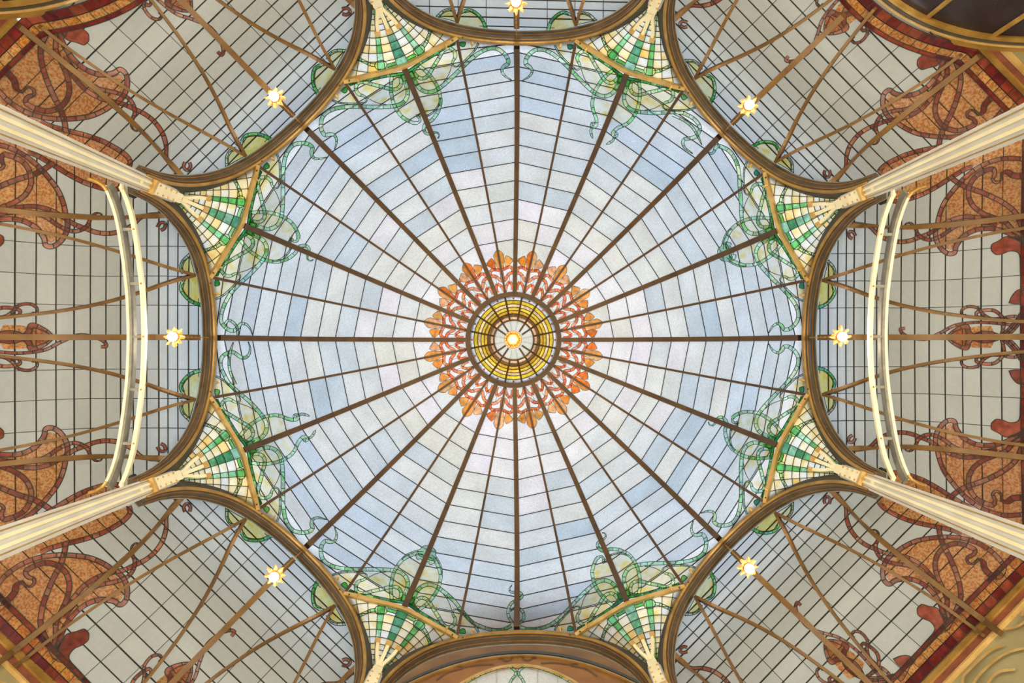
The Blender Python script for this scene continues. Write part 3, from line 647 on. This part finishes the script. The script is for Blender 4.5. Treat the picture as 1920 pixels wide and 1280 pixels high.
for k in range(8):
    phi = A22 + k * PI / 4; R = random.Random(500 + k); e = cmath.exp(1j * phi)
    o = empty('pendentive', dome3((620 * e).real, (620 * e).imag), 'fan shaped yellow and green leaded pendentive, %s' % PEND[k], 'glass panel', 'pendentives')
    def q3(z, off=0.0): z = z * e; return dome3(z.real, z.imag, off)
    for s in (1, -1):
        for c0, c1, key in COLS:
            if key == 'C' and s == -1: continue
            for r0, r1 in zip(RHO, RHO[1:]):
                m0, m1 = psimax(r0), psimax(r1)
                if c0 >= m1: continue
                P = [pdc(r0, s * min(c0, m0)), pdc(r0, s * min(c1, m0)), pdc(r1, s * min(c1, m1)), pdc(r1, s * min(c0, m1))]
                if abs(P[3] - P[0]) < .6 and abs(P[2] - P[1]) < .6: continue
                if r1 == RHO[-1]:                   # stop at the gold rail
                    pass
                pane_mesh([q3(p) for p in P], o, pend_col(key, R), M['green'] if key != 'W' else M['fill'], 'pane')
    g = Pat()
    for s in (1, -1):
        for psi in (4.2, 13.2, 18.2, 25.5, 33, 39.5): g.strip([pdc(r, s * min(psi, psimax(r))) for r in RHO], 1.0)
    for r in RHO[1:-1]: g.strip([pdc(r, p) for p in [-psimax(r) + j * psimax(r) / 6 for j in range(13)]], 1.0)
    for s in (1, -1):
        g.poly([pd(131, s * 13.0), pd(137, s * 11.2), pd(145, s * 12.5), pd(147, s * 16), pd(145, s * 19.5), pd(137, s * 20.6), pd(131, s * 18.2)], 'green_bulb', 'A', 0, 1.1)
        g.ribbon([pd(139, s * 19.5), pd(137, s * 24), pd(134, s * 27), pd(131, s * 31), pd(127, s * 35)], 5.5, 'A', 'green_tendril', 10, 1.0)
        g.ribbon([pd(142, s * 11.5), pd(141, s * 8), pd(141, s * 4.5)], 6.0, 'D', 'green_bar', 12, 1.0)
    place(g, lambda z, off: q3(z, off), {'*': M['green']}, o, green_col, {'*': .014}, .022, rnd=R)
    # gold rail across the top of the pendentive
    rl = [(577, 11.4), (571, 10.0), (561, 6.5), (553, 3), (549.5, 0), (553, -3), (561, -6.5), (571, -10.0), (577, -11.4)]
    RC = spline([r * cmath.exp(1j * math.radians(a)) for r, a in rl], 5)
    nn = normals(RC); mb = MB()
    mb.loft([[q3(c + q * 3.4, .10), q3(c - q * 3.4, .10), q3(c - q * 3.4, .03), q3(c + q * 3.4, .03)] for c, q in zip(RC, nn)])
    o2 = empty('gold_rail', q3(RC[len(RC) // 2], .1), 'curved gold rail with small hooks, %s' % PEND[k], 'rail', 'gold rails under the dome rim'); rb_ = mb.build('rail_bar', M['gold'], o2)
    for s in (1, -1):
        for (r, a) in ((568, 9.0), (564, 14.0)):
            z = r * cmath.exp(1j * math.radians(a * s)); d = -1 * z / abs(z)
            mb = MB(); mb.tube([q3(z - d * 3, .11), q3(z, .14), q3(z + d * 3, .11), q3(z + d * 4 + d * 1j * 2, .08), q3(z + d * 6 + d * 1j * 1, .08), q3(z + d * 8, .09)], .018, 6); mb.build('hook', M['gold'], rb_)
        for (r, a) in ((574, 10.4), (576, 12.4)):
            mb = MB(); p = q3(r * cmath.exp(1j * math.radians(a * s)), .105); mb.lathe(p, [(.001, -.02), (.012, -.014), (.016, .0)], 6); mb.build('bolt', M['irond'], rb_)

# ================================================================== outer vaults
VR = [562, 572, 583.7, 600, 617.7, 634, 649, 669, 691.5, 712.6, 737, 763, 790, 820, 853, 888, 927, 968, 1013]
VV = [0, 57, 109, 162, 226]
T22 = math.tan(A22)
def vspread(u): return 1 + .09 * max(0, (u - 780) / 180.0)
def win_u(v): return min(936 + 0.00168 * v * v, 1015.0)     # edge of the arched dark windows (upper diagonals)
def vault_col(u, R):
    t = max(0, min(1, (u - 590) / 140.0)) ** .75; a, b = (214, 228, 243), (192, 186, 168)  # daylight from the dome put into the colour: bluer towards the arch
    c = tuple(a[i] + (b[i] - a[i]) * t for i in range(3)); j = R.uniform(.94, 1.05)
    return tuple(v * j * .71 for v in lin(c))
# red scroll template (half compartment, traced on the lower right vault)
def rd(L): return [photo_vault(1500 + x * 420 / 1493.0, 920 + y * 420 / 1493.0, 1) * 1 for x, y in L]
def rh(L):
    out = []
    for z in rd(L): out.append(complex(z.real, -z.imag))     # column side has negative v in this frame: make it positive
    return out
def rr_(L, ox=1500, oy=340, s=420 / 1792.0):
    out = []
    for x, y in L:
        z = photo_vault(ox + x * s, oy + y * s, 0); out.append(complex(z.real, abs(z.imag)))
    return out
V = Pat()
V.poly(rh([(655, 415), (740, 355), (830, 328), (930, 312), (1050, 315), (1150, 335), (1250, 378), (1320, 440), (1372, 515), (1350, 590), (1260, 690), (1120, 845), (1020, 935), (960, 820), (930, 730), (870, 655), (790, 605), (700, 588), (630, 602), (590, 595), (572, 540), (590, 490)]), 'orange_pane', 'O', 16, 0, False)
V.poly(rh([(540, 40), (552, 100), (620, 152), (700, 190), (800, 220), (930, 245), (1040, 275), (1180, 330), (1270, 385), (1340, 450), (1385, 520), (1560, 420), (1560, 330)]), 'orange_pane', 'O', 16, 0, False)
V.poly(rh([(155, 1008), (235, 1005), (318, 1042), (300, 1085), (310, 1150), (345, 1205), (400, 1235), (330, 1260), (260, 1190), (200, 1110)]), 'orange_pane', 'O', 16, 0, False)
RIB = [
 ([(178, 92), (172, 66), (192, 42), (212, 62), (205, 92)], 5, 'R', False, False),
 ([(240, 12), (290, 58), (316, 120), (322, 190), (346, 260), (392, 322), (450, 366), (515, 394), (580, 420), (650, 432), (740, 455), (820, 500), (885, 570), (935, 650)], 7.5, 'R', True, False),
 ([(478, 280), (505, 264), (532, 285), (530, 330), (514, 375), (530, 430), (570, 468), (640, 490), (730, 505), (810, 545), (880, 610), (940, 690)], 6.5, 'R', True, False),
 ([(640, 425), (700, 380), (790, 338), (900, 318), (1000, 312), (1100, 322), (1190, 350), (1270, 395), (1330, 450), (1375, 515), (1350, 580)], 8, 'R', False, False),
 ([(640, 415), (585, 470), (562, 540), (570, 600), (605, 628), (650, 602), (730, 592), (810, 615), (880, 668), (935, 740), (968, 820), (985, 880)], 8.5, 'R', False, False),
 ([(1200, 452), (1165, 490), (1130, 480), (1128, 450), (1165, 432), (1178, 400), (1130, 372), (1060, 355), (990, 372), (935, 420), (912, 490), (925, 570), (955, 640), (990, 720), (990, 800), (1005, 860)], 8.5, 'R', True, False),
 ([(1195, 455), (1232, 480), (1245, 525), (1290, 570), (1340, 575), (1372, 540)], 11, 'K', True, False),
 ([(935, 235), (945, 300), (968, 370), (1010, 450), (1048, 540), (1075, 630), (1082, 720), (1050, 810), (1005, 900), (970, 930)], 9, 'R', False, False),
 ([(548, 40), (540, 80), (575, 122), (640, 160), (720, 196), (820, 224), (930, 246), (1030, 268), (1090, 292)], 8, 'R', False, False),
 ([(160, 1003), (240, 1008), (318, 1042), (302, 1085), (308, 1150), (340, 1200), (400, 1240), (480, 1262), (560, 1258), (640, 1245), (690, 1205)], 9, 'R', True, False),
]
for P, wd, key, t0, t1 in RIB: V.ribbon(rh(P), wd, key, 'ribbon_piece', 19, 1.3, t0, t1)
V.poly(rh([(792, 790), (820, 762), (870, 775), (930, 790), (975, 850), (985, 905), (950, 950), (900, 990), (870, 995), (910, 930), (880, 880), (830, 858), (795, 830)]), 'red_knot', 'K', 12, 1.3)
V.ribbon(rh([(900, 975), (850, 1030), (790, 1100), (740, 1165)]), 8, 'K', 'ribbon_piece', 18, 1.3)
V.poly(rh([(632, 1128), (680, 1108), (735, 1106), (775, 1140), (745, 1180), (715, 1240), (690, 1275), (660, 1260), (690, 1200), (655, 1160)]), 'red_knot', 'K', 12, 1.3)
V.poly(rh([(935, 800), (1000, 870), (1045, 850), (1010, 930), (955, 960), (985, 900)]), 'red_knot', 'DR', 12, 1.2, False)
for P, wd in (([(1345, 1062), (1308, 1062), (1305, 1035), (1340, 1005), (1390, 1000), (1440, 1015), (1480, 1060), (1540, 1095), (1620, 1095)], 5), ([(1490, 1070), (1440, 1082), (1425, 1050), (1490, 1030), (1560, 1030), (1610, 1060), (1648, 1110), (1640, 1180), (1625, 1235)], 6),
              ([(1640, 1230), (1700, 1200), (1760, 1130), (1785, 1060)], 9),
              ([(1785, 1100), (1740, 1080), (1660, 1090), (1640, 1130)], 6)):
    V.ribbon(rr_(P), wd, 'R', 'ribbon_piece', 16, 1.2, True, False)
VX1 = Pat(); VX1.ribbon([(lambda z: complex(z.real, -z.imag))(photo_vault(px, py, 1)) for px, py in ((1481, 1161), (1475.4, 1154), (1486, 1151), (1504, 1158), (1523, 1173), (1535, 1201), (1544.5, 1229.5), (1566, 1258), (1590, 1280), (1622, 1305))], 5.5, 'R', 'ribbon_piece', 16, 1.0, False, False)
# straight border of red and orange tiles by the wall (u rows in map px)
BORD = [(966, 975, 'DR', 30), (975, 992, 'OS', 22), (992, 1012, 'DR', 22)]
VNAME = {0: 'right', 1: 'lower right', 3: 'lower left', 4: 'left', 5: 'upper left', 6: 'top', 7: 'upper right'}
def vrib(k, P, wd, dep, parent, name, mat='ochre', top=0.0):
    C = spline([complex(*p) for p in P], 12); mb = MB(); rings = []
    pts = [Vector(vault3(k, c.real, c.imag, top)) for c in C]; low = [Vector(vault3(k, c.real, c.imag, top + dep)) for c in C]
    for i in range(len(C)):
        t = (pts[min(i + 1, len(C) - 1)] - pts[max(i - 1, 0)]).normalized(); up = (low[i] - pts[i]).normalized(); sd = t.cross(up).normalized() * (wd / 2)
        rings.append([pts[i] - sd, pts[i] + sd, low[i] + sd, low[i] - sd])
    mb.loft(rings); return mb.build(name, M[mat], parent)
LOBE = Pat()
def gl(L):
    out = []
    for x, y in L:
        z = photo_vault(570 + x * .171875, 60 + y * .171875, 5); out.append(complex(z.real, abs(z.imag)))
    return out
LOBE.poly(gl([(130, 372), (98, 460), (102, 560), (165, 650), (330, 480), (330, 390), (240, 350)]), 'yellow_lobe', 'F', 0, 1.0, False)
LOBE.poly(gl([(250, 280), (290, 215), (350, 195), (440, 200), (330, 390)]), 'yellow_lobe', 'F', 0, 1.0, False)
LOBE.ribbon(gl([(175, 350), (112, 390), (90, 470), (98, 570), (140, 660), (165, 700)]), 6, 'D', 'green_ribbon', 14, 1.0)
LOBE.ribbon(gl([(252, 290), (272, 235), (340, 195), (430, 195), (480, 210)]), 5, 'A', 'green_ribbon', 12, 1.0)
LOBE.ribbon(gl([(180, 352), (235, 330), (280, 345), (300, 320), (262, 290)]), 3.5, 'A', 'green_ribbon', 10, 0.9)
def lobe_col(key, R):
    c = green_col(key, R); return tuple(min(1, v * 1.25) for v in c) if key != 'F' else R.choice([(1, .96, .5), (1, .92, .36), (1, .97, .66)])
def vpane(k, P, o, c):
    nv, nu = (4, 3) if P[0][0] < 740 else (3, 3); vs = []; fs = []
    for i in range(nu + 1):
        for j in range(nv + 1):
            a, b = i / nu, j / nv
            u = (P[0][0] * (1 - b) + P[1][0] * b) * (1 - a) + (P[3][0] * (1 - b) + P[2][0] * b) * a
            v = (P[0][1] * (1 - b) + P[1][1] * b) * (1 - a) + (P[3][1] * (1 - b) + P[2][1] * b) * a
            vs.append(vault3(k, u, v))
    for i in range(nu):
        for j in range(nv): q = i * (nv + 1) + j; fs.append((q, q + 1, q + nv + 2, q + nv + 1))
    if nu == 1 and nv == 1:
        up = [vault3(k, u, v, -.02) for u, v in P]; vs += up; m_ = {0: 0, 1: 1, 2: 3, 3: 2}
        for i in range(4): fs.append((m_[i], m_[(i + 1) % 4], 4 + (i + 1) % 4, 4 + i))
    return mesh('pane', vs, fs, M['vault'], o, c)
for k in VNAME:
    R = random.Random(700 + k); nm = VNAME[k]; arched = k in (5, 7)
    o = empty('glass_vault', vault3(k, 760, 0), 'cream leaded glass vault on the %s side outside the dome arches' % nm, 'glass vault', 'outer glass vaults')
    umax = 660 if k == 6 else 1013
    for q in range(len(VR) - 1):
        u0, u1 = VR[q], VR[q + 1]
        if u0 >= umax: break
        for s in (1, -1):
            for c in range(len(VV)):
                v0a, v0b = VV[c] * vspread(u0), VV[c] * vspread(u1)
                if c + 1 < len(VV): v1a, v1b = VV[c + 1] * vspread(u0), VV[c + 1] * vspread(u1)
                else: v1a, v1b = T22 * u0 + 1, T22 * u1 + 1
                v0a, v1a, v0b, v1b = [min(x, T22 * uu + 1) for x, uu in ((v0a, u0), (v1a, u0), (v0b, u1), (v1b, u1))]
                if v1a - v0a < 1 and v1b - v0b < 1: continue
                P = [(u0, s * v0a), (u0, s * v1a), (u1, s * v1b), (u1, s * v0b)]
                P = [(max(u, u_arch(v) - 18), v) for u, v in P]
                if P[2][0] - P[1][0] < .5 and P[3][0] - P[0][0] < .5: continue
                if arched:
                    P = [(min(u, win_u(v) - 2), v) for u, v in P]
                    if P[2][0] - P[1][0] < .5 and P[3][0] - P[0][0] < .5: continue
                vpane(k, P, o, vault_col((u0 + u1) / 2, R))
        for s in ((0,) if not arched else (1, -1)):  # lead bar along the row
            vlim = T22 * u0
            while u_arch(vlim) - 4 > u0 and vlim > 2: vlim -= 2
            if vlim <= 4: continue
            ends = (-vlim, vlim)
            if arched:
                vm = math.sqrt(max(0, (u0 - 936) / .00168)); ends = (s * vm, s * vlim)
                if vm == 0 and s == -1: continue
                if vm == 0: ends = (-vlim, vlim)
            vrib(k, [(u0, ends[0] + (ends[1] - ends[0]) * j / 8) for j in range(9)], (.011 if q % 3 else .016), .016, o, 'glazing_bar', 'lead', .006)
    for s in (1, -1):
        for v in VV[1:4]:
            ue = min(umax, win_u(v) - 2) if arched else umax
            vrib(k, [(u, s * v * vspread(u)) for u in [u_arch(v) - 4, 640, 700, 760, 820, 880, 930, ue] if u_arch(v) - 5 < u <= ue], .0095, .016, o, 'glazing_bar', 'lead', .006)
    # brown ribs under the glass
    fr = empty('vault_ribs', vault3(k, 760, 0, .3), 'brown and gold iron ribs branching under the %s glass vault' % nm, 'iron ribs', 'vault ribs')
    us = [588, 640, 700, 760, 820, 880, 940, 1010, 1060] if k != 6 else [588, 610, 640]
    e_ = 990 if arched else 2000
    vrib(k, [(min(u, 930 if arched else u), 0) for u in us if u < (935 if arched else 2000)], .09, .12, fr, 'centre_rib', 'ochre', .02)
    for s in (1, -1):
        for P, wd in (([(594, 112), (640, 126), (690, 143), (735, 158), (800, 177), (860, 191), (930, 205), (985, 213), (1040, 220)], .046), ([(594, 112), (640, 97), (685, 80), (740, 63), (800, 50), (860, 41), (930, 33), (985, 29), (1040, 26)], .046), ([(618, 222), (680, 216), (740, 214), (800, 217), (860, 222), (930, 230), (1010, 240), (1060, 246)], .08)):
            if k == 6: P = [p for p in P if p[0] < 700]
            if arched: P = [p for p in P if p[0] < win_u(p[1]) + 6]
            vrib(k, [(u, s * v) for u, v in P], wd, .09, fr, 'branch_rib' if wd < .06 else 'side_rib', 'ochre', .02)
    lo = empty('glass_lobes', vault3(k, 610, 0, .1), 'yellow and green glass lobes behind the %s arch girder' % nm, 'stained glass', 'yellow lobes')
    for s in (1, -1): place(LOBE, lambda z, off: vault3(k, z.real, s * z.imag, off), {'*': M['green'], 'F': M['fill']}, lo, lobe_col, {'*': .026, 'F': .014}, .034, rnd=R)
    if k == 6: continue
    sr = empty('red_scroll', vault3(k, 900, 0, .1), 'red ribbon scroll with mottled orange glass in the %s vault' % nm, 'stained glass', 'red glass scrolls')
    for s in (1, -1):
        def fv(z, off):
            u, v = z.real, z.imag
            if arched: u = min(u, win_u(v) - 48)
            return vault3(k, u, s * min(v, T22 * u), off)
        place(V, fv, {'*': M['red'], 'O': M['orange'], 'OS': M['orange']}, sr, red_col, {'*': .036, 'O': .020}, .044, rnd=R)
        if s == 1: place(VX1, fv, {'*': M['red']}, sr, red_col, {'*': .036}, .044, rnd=R)
        bp = Pat()
        for u0, u1, key, st in BORD:
            v = 0.0
            while v < T22 * u1:
                v1 = min(v + st, T22 * u1); 
                if arched:
                    f = lambda u, vv: complex(win_u(vv) - (1014 - u) * 1.0, vv)
                else: f = lambda u, vv: complex(u, vv)
                pts = [f(u0, v), f(u0, (v + v1) / 2), f(u0, v1), f(u1, v1), f(u1, (v + v1) / 2), f(u1, v)]
                if max(p.real for p in pts) < 1300: bp.p.append((pts, [(0, 1, 4, 5), (1, 2, 3, 4)], 'border_tile', key)); bp.strip(pts[2:4], 1.2); bp.strip(pts[0:3], 1.2); bp.strip(pts[3:6], 1.2)
                v = v1
        place(bp, lambda z, off: vault3(k, z.real, s * z.imag, off), {'*': M['red'], 'OS': M['orange']}, sr, red_col, {'*': .040}, .050, rnd=R)

# arched dark windows above the two upper diagonal walls
for n_, k in ((1, 5), (2, 7)):
    d = wall_d(k) - .05; kk = KU if k in LEFT else 1.0
    def wp(v, du, dd):
        u = 936 + 0.00168 * v * v + du; u = 590 + (u - 590) * kk; h = (d + 0) * F / u; t = v * (KV if k in LEFT else 1) * h / F; return frame(k, d + dd, t, h + ZC)
    vs = [-330 + i * 15 for i in range(45)]; vs = [v for v in vs if abs(v) < 325]
    o = empty('window_%d' % n_, wp(0, 0, 0), 'dark arched window in a gold frame at the %s corner' % NAMES8[k], None, None, 'structure')
    for a, b, dd, mt, nm in ((0, 13, -.10, 'goldb', 'frame_moulding'), (15, 19, -.13, 'gold', 'frame_moulding'), (21, 25, -.12, 'irond', 'frame_moulding'), (26, 31, -.11, 'goldb', 'frame_moulding')):
        mb = MB(); mb.loft([[wp(v, a, dd), wp(v, b, dd), wp(v, b, .03), wp(v, a, .03)] for v in vs]); mb.build(nm, M[mt], o)
    mb = MB(); mb.loft([[wp(v, 0, -.02), wp(v, 34, -.02)] for v in vs], closed=False, caps=False); mb.build('frame_back', M['irond'], o)
    cut = [-318, -230, -115, 0, 115, 230, 318]
    for a, b in zip(cut, cut[1:]):
        vv = [a + (b - a) * i / 6 for i in range(7)]; mb = MB(); lowz = ZC + 6.0
        ring2 = [wp(v, 30, -.03) for v in vv]; mb.add(ring2 + [(ring2[-1][0], ring2[-1][1], lowz), (ring2[0][0], ring2[0][1], lowz)], [tuple(range(9))]); mb.build('dark_pane', M['dark'], o)
    for c in cut[1:-1]:
        p = Vector(wp(c, 28, -.05)); mb = MB(); q = Vector((p.x, p.y, ZC + 6.0)); mb.tube([p, q], .035, 6); mb.build('mullion', M['goldb'], o)
        p = Vector(wp(c, 30, -.05)); 

# tympanum behind the bottom arch: brown painted panel with a glazed opening
k = 2; d = 5.42
o = empty('wall_bottom', frame(k, d, 0, ZC + 10), 'brown stencilled tympanum wall with glazed opening behind the bottom arch', None, None, 'structure')
def ty(u, v, dd=0): h = d * F / u; return frame(k, d + dd, v * h / F, h + ZC)
vs = [-270 + i * 10 for i in range(55)]
def arch_u(v): return 585 + 0.00125 * v * v
def open_u(v): return 615 + 0.0030 * v * v
mb = MB(); mb.loft([[ty(arch_u(v) - 30, v), ty(open_u(v), v), ty(open_u(v), v, .15), ty(arch_u(v) - 30, v, .15)] for v in vs]); mb.build('panel', M['brownp'], o)
for a, b, mt in ((4, 9, 'irond'), (11, 14, 'goldb')):
    mb = MB(); mb.loft([[ty(arch_u(v) + a, v, -.03), ty(arch_u(v) + b, v, -.03), ty(arch_u(v) + b, v, 0), ty(arch_u(v) + a, v, 0)] for v in vs]); mb.build('moulding', M[mt], o)
mb = MB(); mb.loft([[ty(open_u(v) - 1.5, v, -.02), ty(open_u(v) + 1.5, v, -.02), ty(open_u(v) + 1.5, v, .02), ty(open_u(v) - 1.5, v, .02)] for v in vs]); mb.build('opening_trim', M['gold'], o)
for a, b in zip([-120, -75, -38, 0, 38, 75], [-75, -38, 0, 38, 75, 120]):
    vv = [a + (b - a) * i / 4 for i in range(5)]
    pane_mesh([ty(open_u(v), v, .05) for v in vv] + [ty(open_u(vv[-1]) + 60, vv[-1], .05), ty(open_u(vv[0]) + 60, vv[0], .05)], o, (.62, .58, .5), M['dome'])
for s in (1, -1):
    tp = Pat(); tp.ribbon([complex(open_u(s * 2) + 2, s * 6), complex(617, s * 25), complex(621, s * 42), complex(628, s * 62), complex(639, s * 84), complex(652, s * 105)], 4.5, 'A', 'green_ribbon', 11, 1.0)
    tp.ribbon([complex(618, s * 12), complex(624, s * 4), complex(632, s * 3), complex(640, s * 9), complex(650, s * 14)], 4.5, 'A', 'green_ribbon', 10, 1.0)
    place(tp, lambda z, off: ty(z.real, z.imag, -.0 - off * .2), {'*': M['green']}, o, lambda key, r: tuple(min(1, v * 1.15) for v in r.choice(GREENS)), {'*': -.1}, .0)
    for P in ([(30, 601), (22, 606), (12, 604), (10, 598), (18, 594), (28, 596), (34, 603)], [(44, 612), (70, 612), (100, 616), (120, 612), (118, 606), (108, 606)], [(100, 618), (130, 626), (150, 640)]):
        C = spline([complex(u, s * v) for v, u in P], 3); nn = normals(C); mb = MB()
        mb.loft([[ty((c + q * 1.6).real, (c + q * 1.6).imag, -.006), ty((c - q * 1.6).real, (c - q * 1.6).imag, -.006)] for c, q in zip(C, nn)], closed=False, caps=False); mb.build('stencil', M['brownd'], o)
mb = MB(); mb.box8([frame(k, d + .15, -3, 0), frame(k, d + .15, 3, 0), frame(k, d + .3, 3, 0), frame(k, d + .3, -3, 0), frame(k, d + .15, -3, 9.5 + ZC - .6), frame(k, d + .15, 3, 9.5 + ZC - .6), frame(k, d + .3, 3, 9.5 + ZC - .6), frame(k, d + .3, -3, 9.5 + ZC - .6)]); mb.build('lower_wall', M['plaster'], o)

# ================================================================== lamps
def pendant(k, seed):
    p = Vector(frame(k, DA + .06, 0, 10.15 + ZC)); top = Vector(frame(k, DA + .06, 0, AH[0].imag + ZC)); R = random.Random(seed)
    o = empty('pendant_lamp', p, 'small glowing pendant lamp with jagged gilt crown hanging from the %s arch' % NAMES8[k], 'lamp', 'pendant lamps under the arches')
    mb = MB(); pts = [p + Vector((0, 0, .16)), top]; nl = 16
    for i in range(nl):
        a = pts[0].lerp(pts[1], (i + .05) / nl); b = pts[0].lerp(pts[1], (i + .95) / nl)
        off = Vector((.008, 0, 0)) if i % 2 else Vector((0, .008, 0)); mb.tube([a - off, a + off, b + off, b - off, a - off], .0035, 4)
    c_ = mb.build('chain', M['brass'], o); c_['kind'] = 'stuff'
    mb = MB(); mb.lathe(p, [(.03, .16), (.04, .13), (.03, .10), (.075, .07), (.085, .04), (.06, .03)], 16); mb.build('holder', M['brass'], o, smooth=True)
    mb = MB(); n = 48; prof = []
    star = [1.0 if j % 6 == 0 else (.62 if j % 6 == 3 else (.86 if j % 6 in (1, 5) else .72)) for j in range(n)]; star = [s * R.uniform(.9, 1.12) for s in star]
    rings = []
    for fr_, z in ((.42, .05), (.7, .035), (1.0, .06), (1.0, .07), (.7, .05), (.42, .065)):
        rings.append([(p.x + .165 * (star[j] if fr_ > .5 else 1) * fr_ * math.cos(2 * PI * j / n), p.y + .165 * (star[j] if fr_ > .5 else 1) * fr_ * math.sin(2 * PI * j / n), p.z + z + (.02 * math.sin(j * 1.3) if fr_ > .8 else 0)) for j in range(n)])
    mb.loft(rings, caps=False); mb.build('petal_crown', M['shade'], o)
    mb = MB(); mb.lathe(p, [(.002, -.075), (.04, -.065), (.065, -.03), (.072, .005), (.06, .035), (.03, .055)], 16); mb.build('bulb', M['bulb'], o, smooth=True)
    l = bpy.data.lights.new('pendant_light', 'POINT'); l.energy = LAMP_W; l.color = WARM; l.shadow_soft_size = .05
    lo = bpy.data.objects.new('light', l); COL.objects.link(lo); lo.parent = o; lo.location = (0, 0, -.14)
for k in (0, 1, 3, 4, 5, 6, 7): pendant(k, 40 + k)
p = Vector((0, 0, 15.3 + ZC))
o = empty('crown_lamp', p, 'hexagonal crystal lamp hanging under the centre of the oculus', 'lamp')
mb = MB(); mb.lathe(p, [(.012, .2), (.012, ocz(37) - 15.3 - .02)], 6); mb.build('stem', M['brass'], o)
for j in range(18):
    a = 2 * PI * j / 18; c = p + Vector((.18 * math.cos(a), .18 * math.sin(a), .02)); mb = MB(); mb.lathe(c, [(.002, -.06), (.022, -.02), (.022, .02), (.004, .06)], 6); mb.build('crystal', M['shade'], o)
mb = MB(); mb.lathe(p, [(.13, .0), (.16, .04), (.2, .06), (.2, .09), (.05, .2)], 18); mb.build('rim', M['brass'], o)
mb = MB(); mb.lathe(p, [(.06, -.06), (.125, -.03), (.13, .01), (.1, .03)], 6); mb.build('hexagon_shade', M['shade'], o)
mb = MB(); mb.lathe(p, [(.002, -.1), (.05, -.09), (.068, -.05), (.05, -.01)], 16); mb.build('bulb', M['bulb'], o, smooth=True)
l = bpy.data.lights.new('crown_light', 'POINT'); l.energy = LAMP_W; l.color = WARM; l.shadow_soft_size = .06; lo = bpy.data.objects.new('light', l); COL.objects.link(lo); lo.parent = o; lo.location = (0, 0, -.16)
# unseen wall torches added low in the hall to warm the columns and ribs
for k in (0, 1, 3, 4, 5, 6, 7):
    d = wall_d(k) - .35; p = Vector(frame(k, d, 0, 4.2)); o = empty('wall_torch', p, 'brass wall torch with white globe low on the %s wall' % NAMES8[k], 'lamp', 'wall torches')
    mb = MB(); q = Vector(frame(k, d + .37, 0, 3.9)); mb.tube([q, q.lerp(p, .5) + Vector((0, 0, -.2)), p + Vector((0, 0, -.2))], .025, 8); mb.build('arm', M['brass'], o)
    mb = MB(); mb.lathe(p, [(.03, -.22), (.09, -.16), (.11, -.13), (.04, -.12)], 16); mb.build('cup', M['brass'], o)
    mb = MB(); mb.lathe(p, [(.01, -.13), (.1, -.1), (.14, 0), (.1, .1), (.01, .14)], 16); mb.build('globe', M['bulb'], o, smooth=True)
    l = bpy.data.lights.new('torch_light', 'POINT'); l.energy = ADDED_TORCH_W; l.color = WARM; l.shadow_soft_size = .4; lo = bpy.data.objects.new('light', l); COL.objects.link(lo); lo.parent = o; lo.location = (0, 0, .32)
# small black spotlights tucked behind the arch feet
for k in (0, 3, 4, 7):
    for s in ((1,) if k in (0, 4) else (-1,)):
        c = cframe(k, 5.62, s * -.22, 9.55 + ZC); p = Vector(c); o = empty('spotlight', p, 'small black spotlight behind the arch foot, %s' % PEND[k], 'spotlight', 'spotlights')
        t = Vector((-p.x, -p.y, 0)).normalized(); mb = MB(); mb.tube([p, p + t * .10 + Vector((0, 0, -.06))], .035, 10); mb.build('can', M['black'], o)
        mb = MB(); mb.tube([p + t * .05 + Vector((0, 0, -.02)), p + t * .05 + Vector((0, 0, .08)), Vector(cframe(k, 5.62, s * -.12, 9.6 + ZC))], .01, 6); mb.build('yoke', M['black'], o)
print('OBJECTS', len(bpy.data.objects))
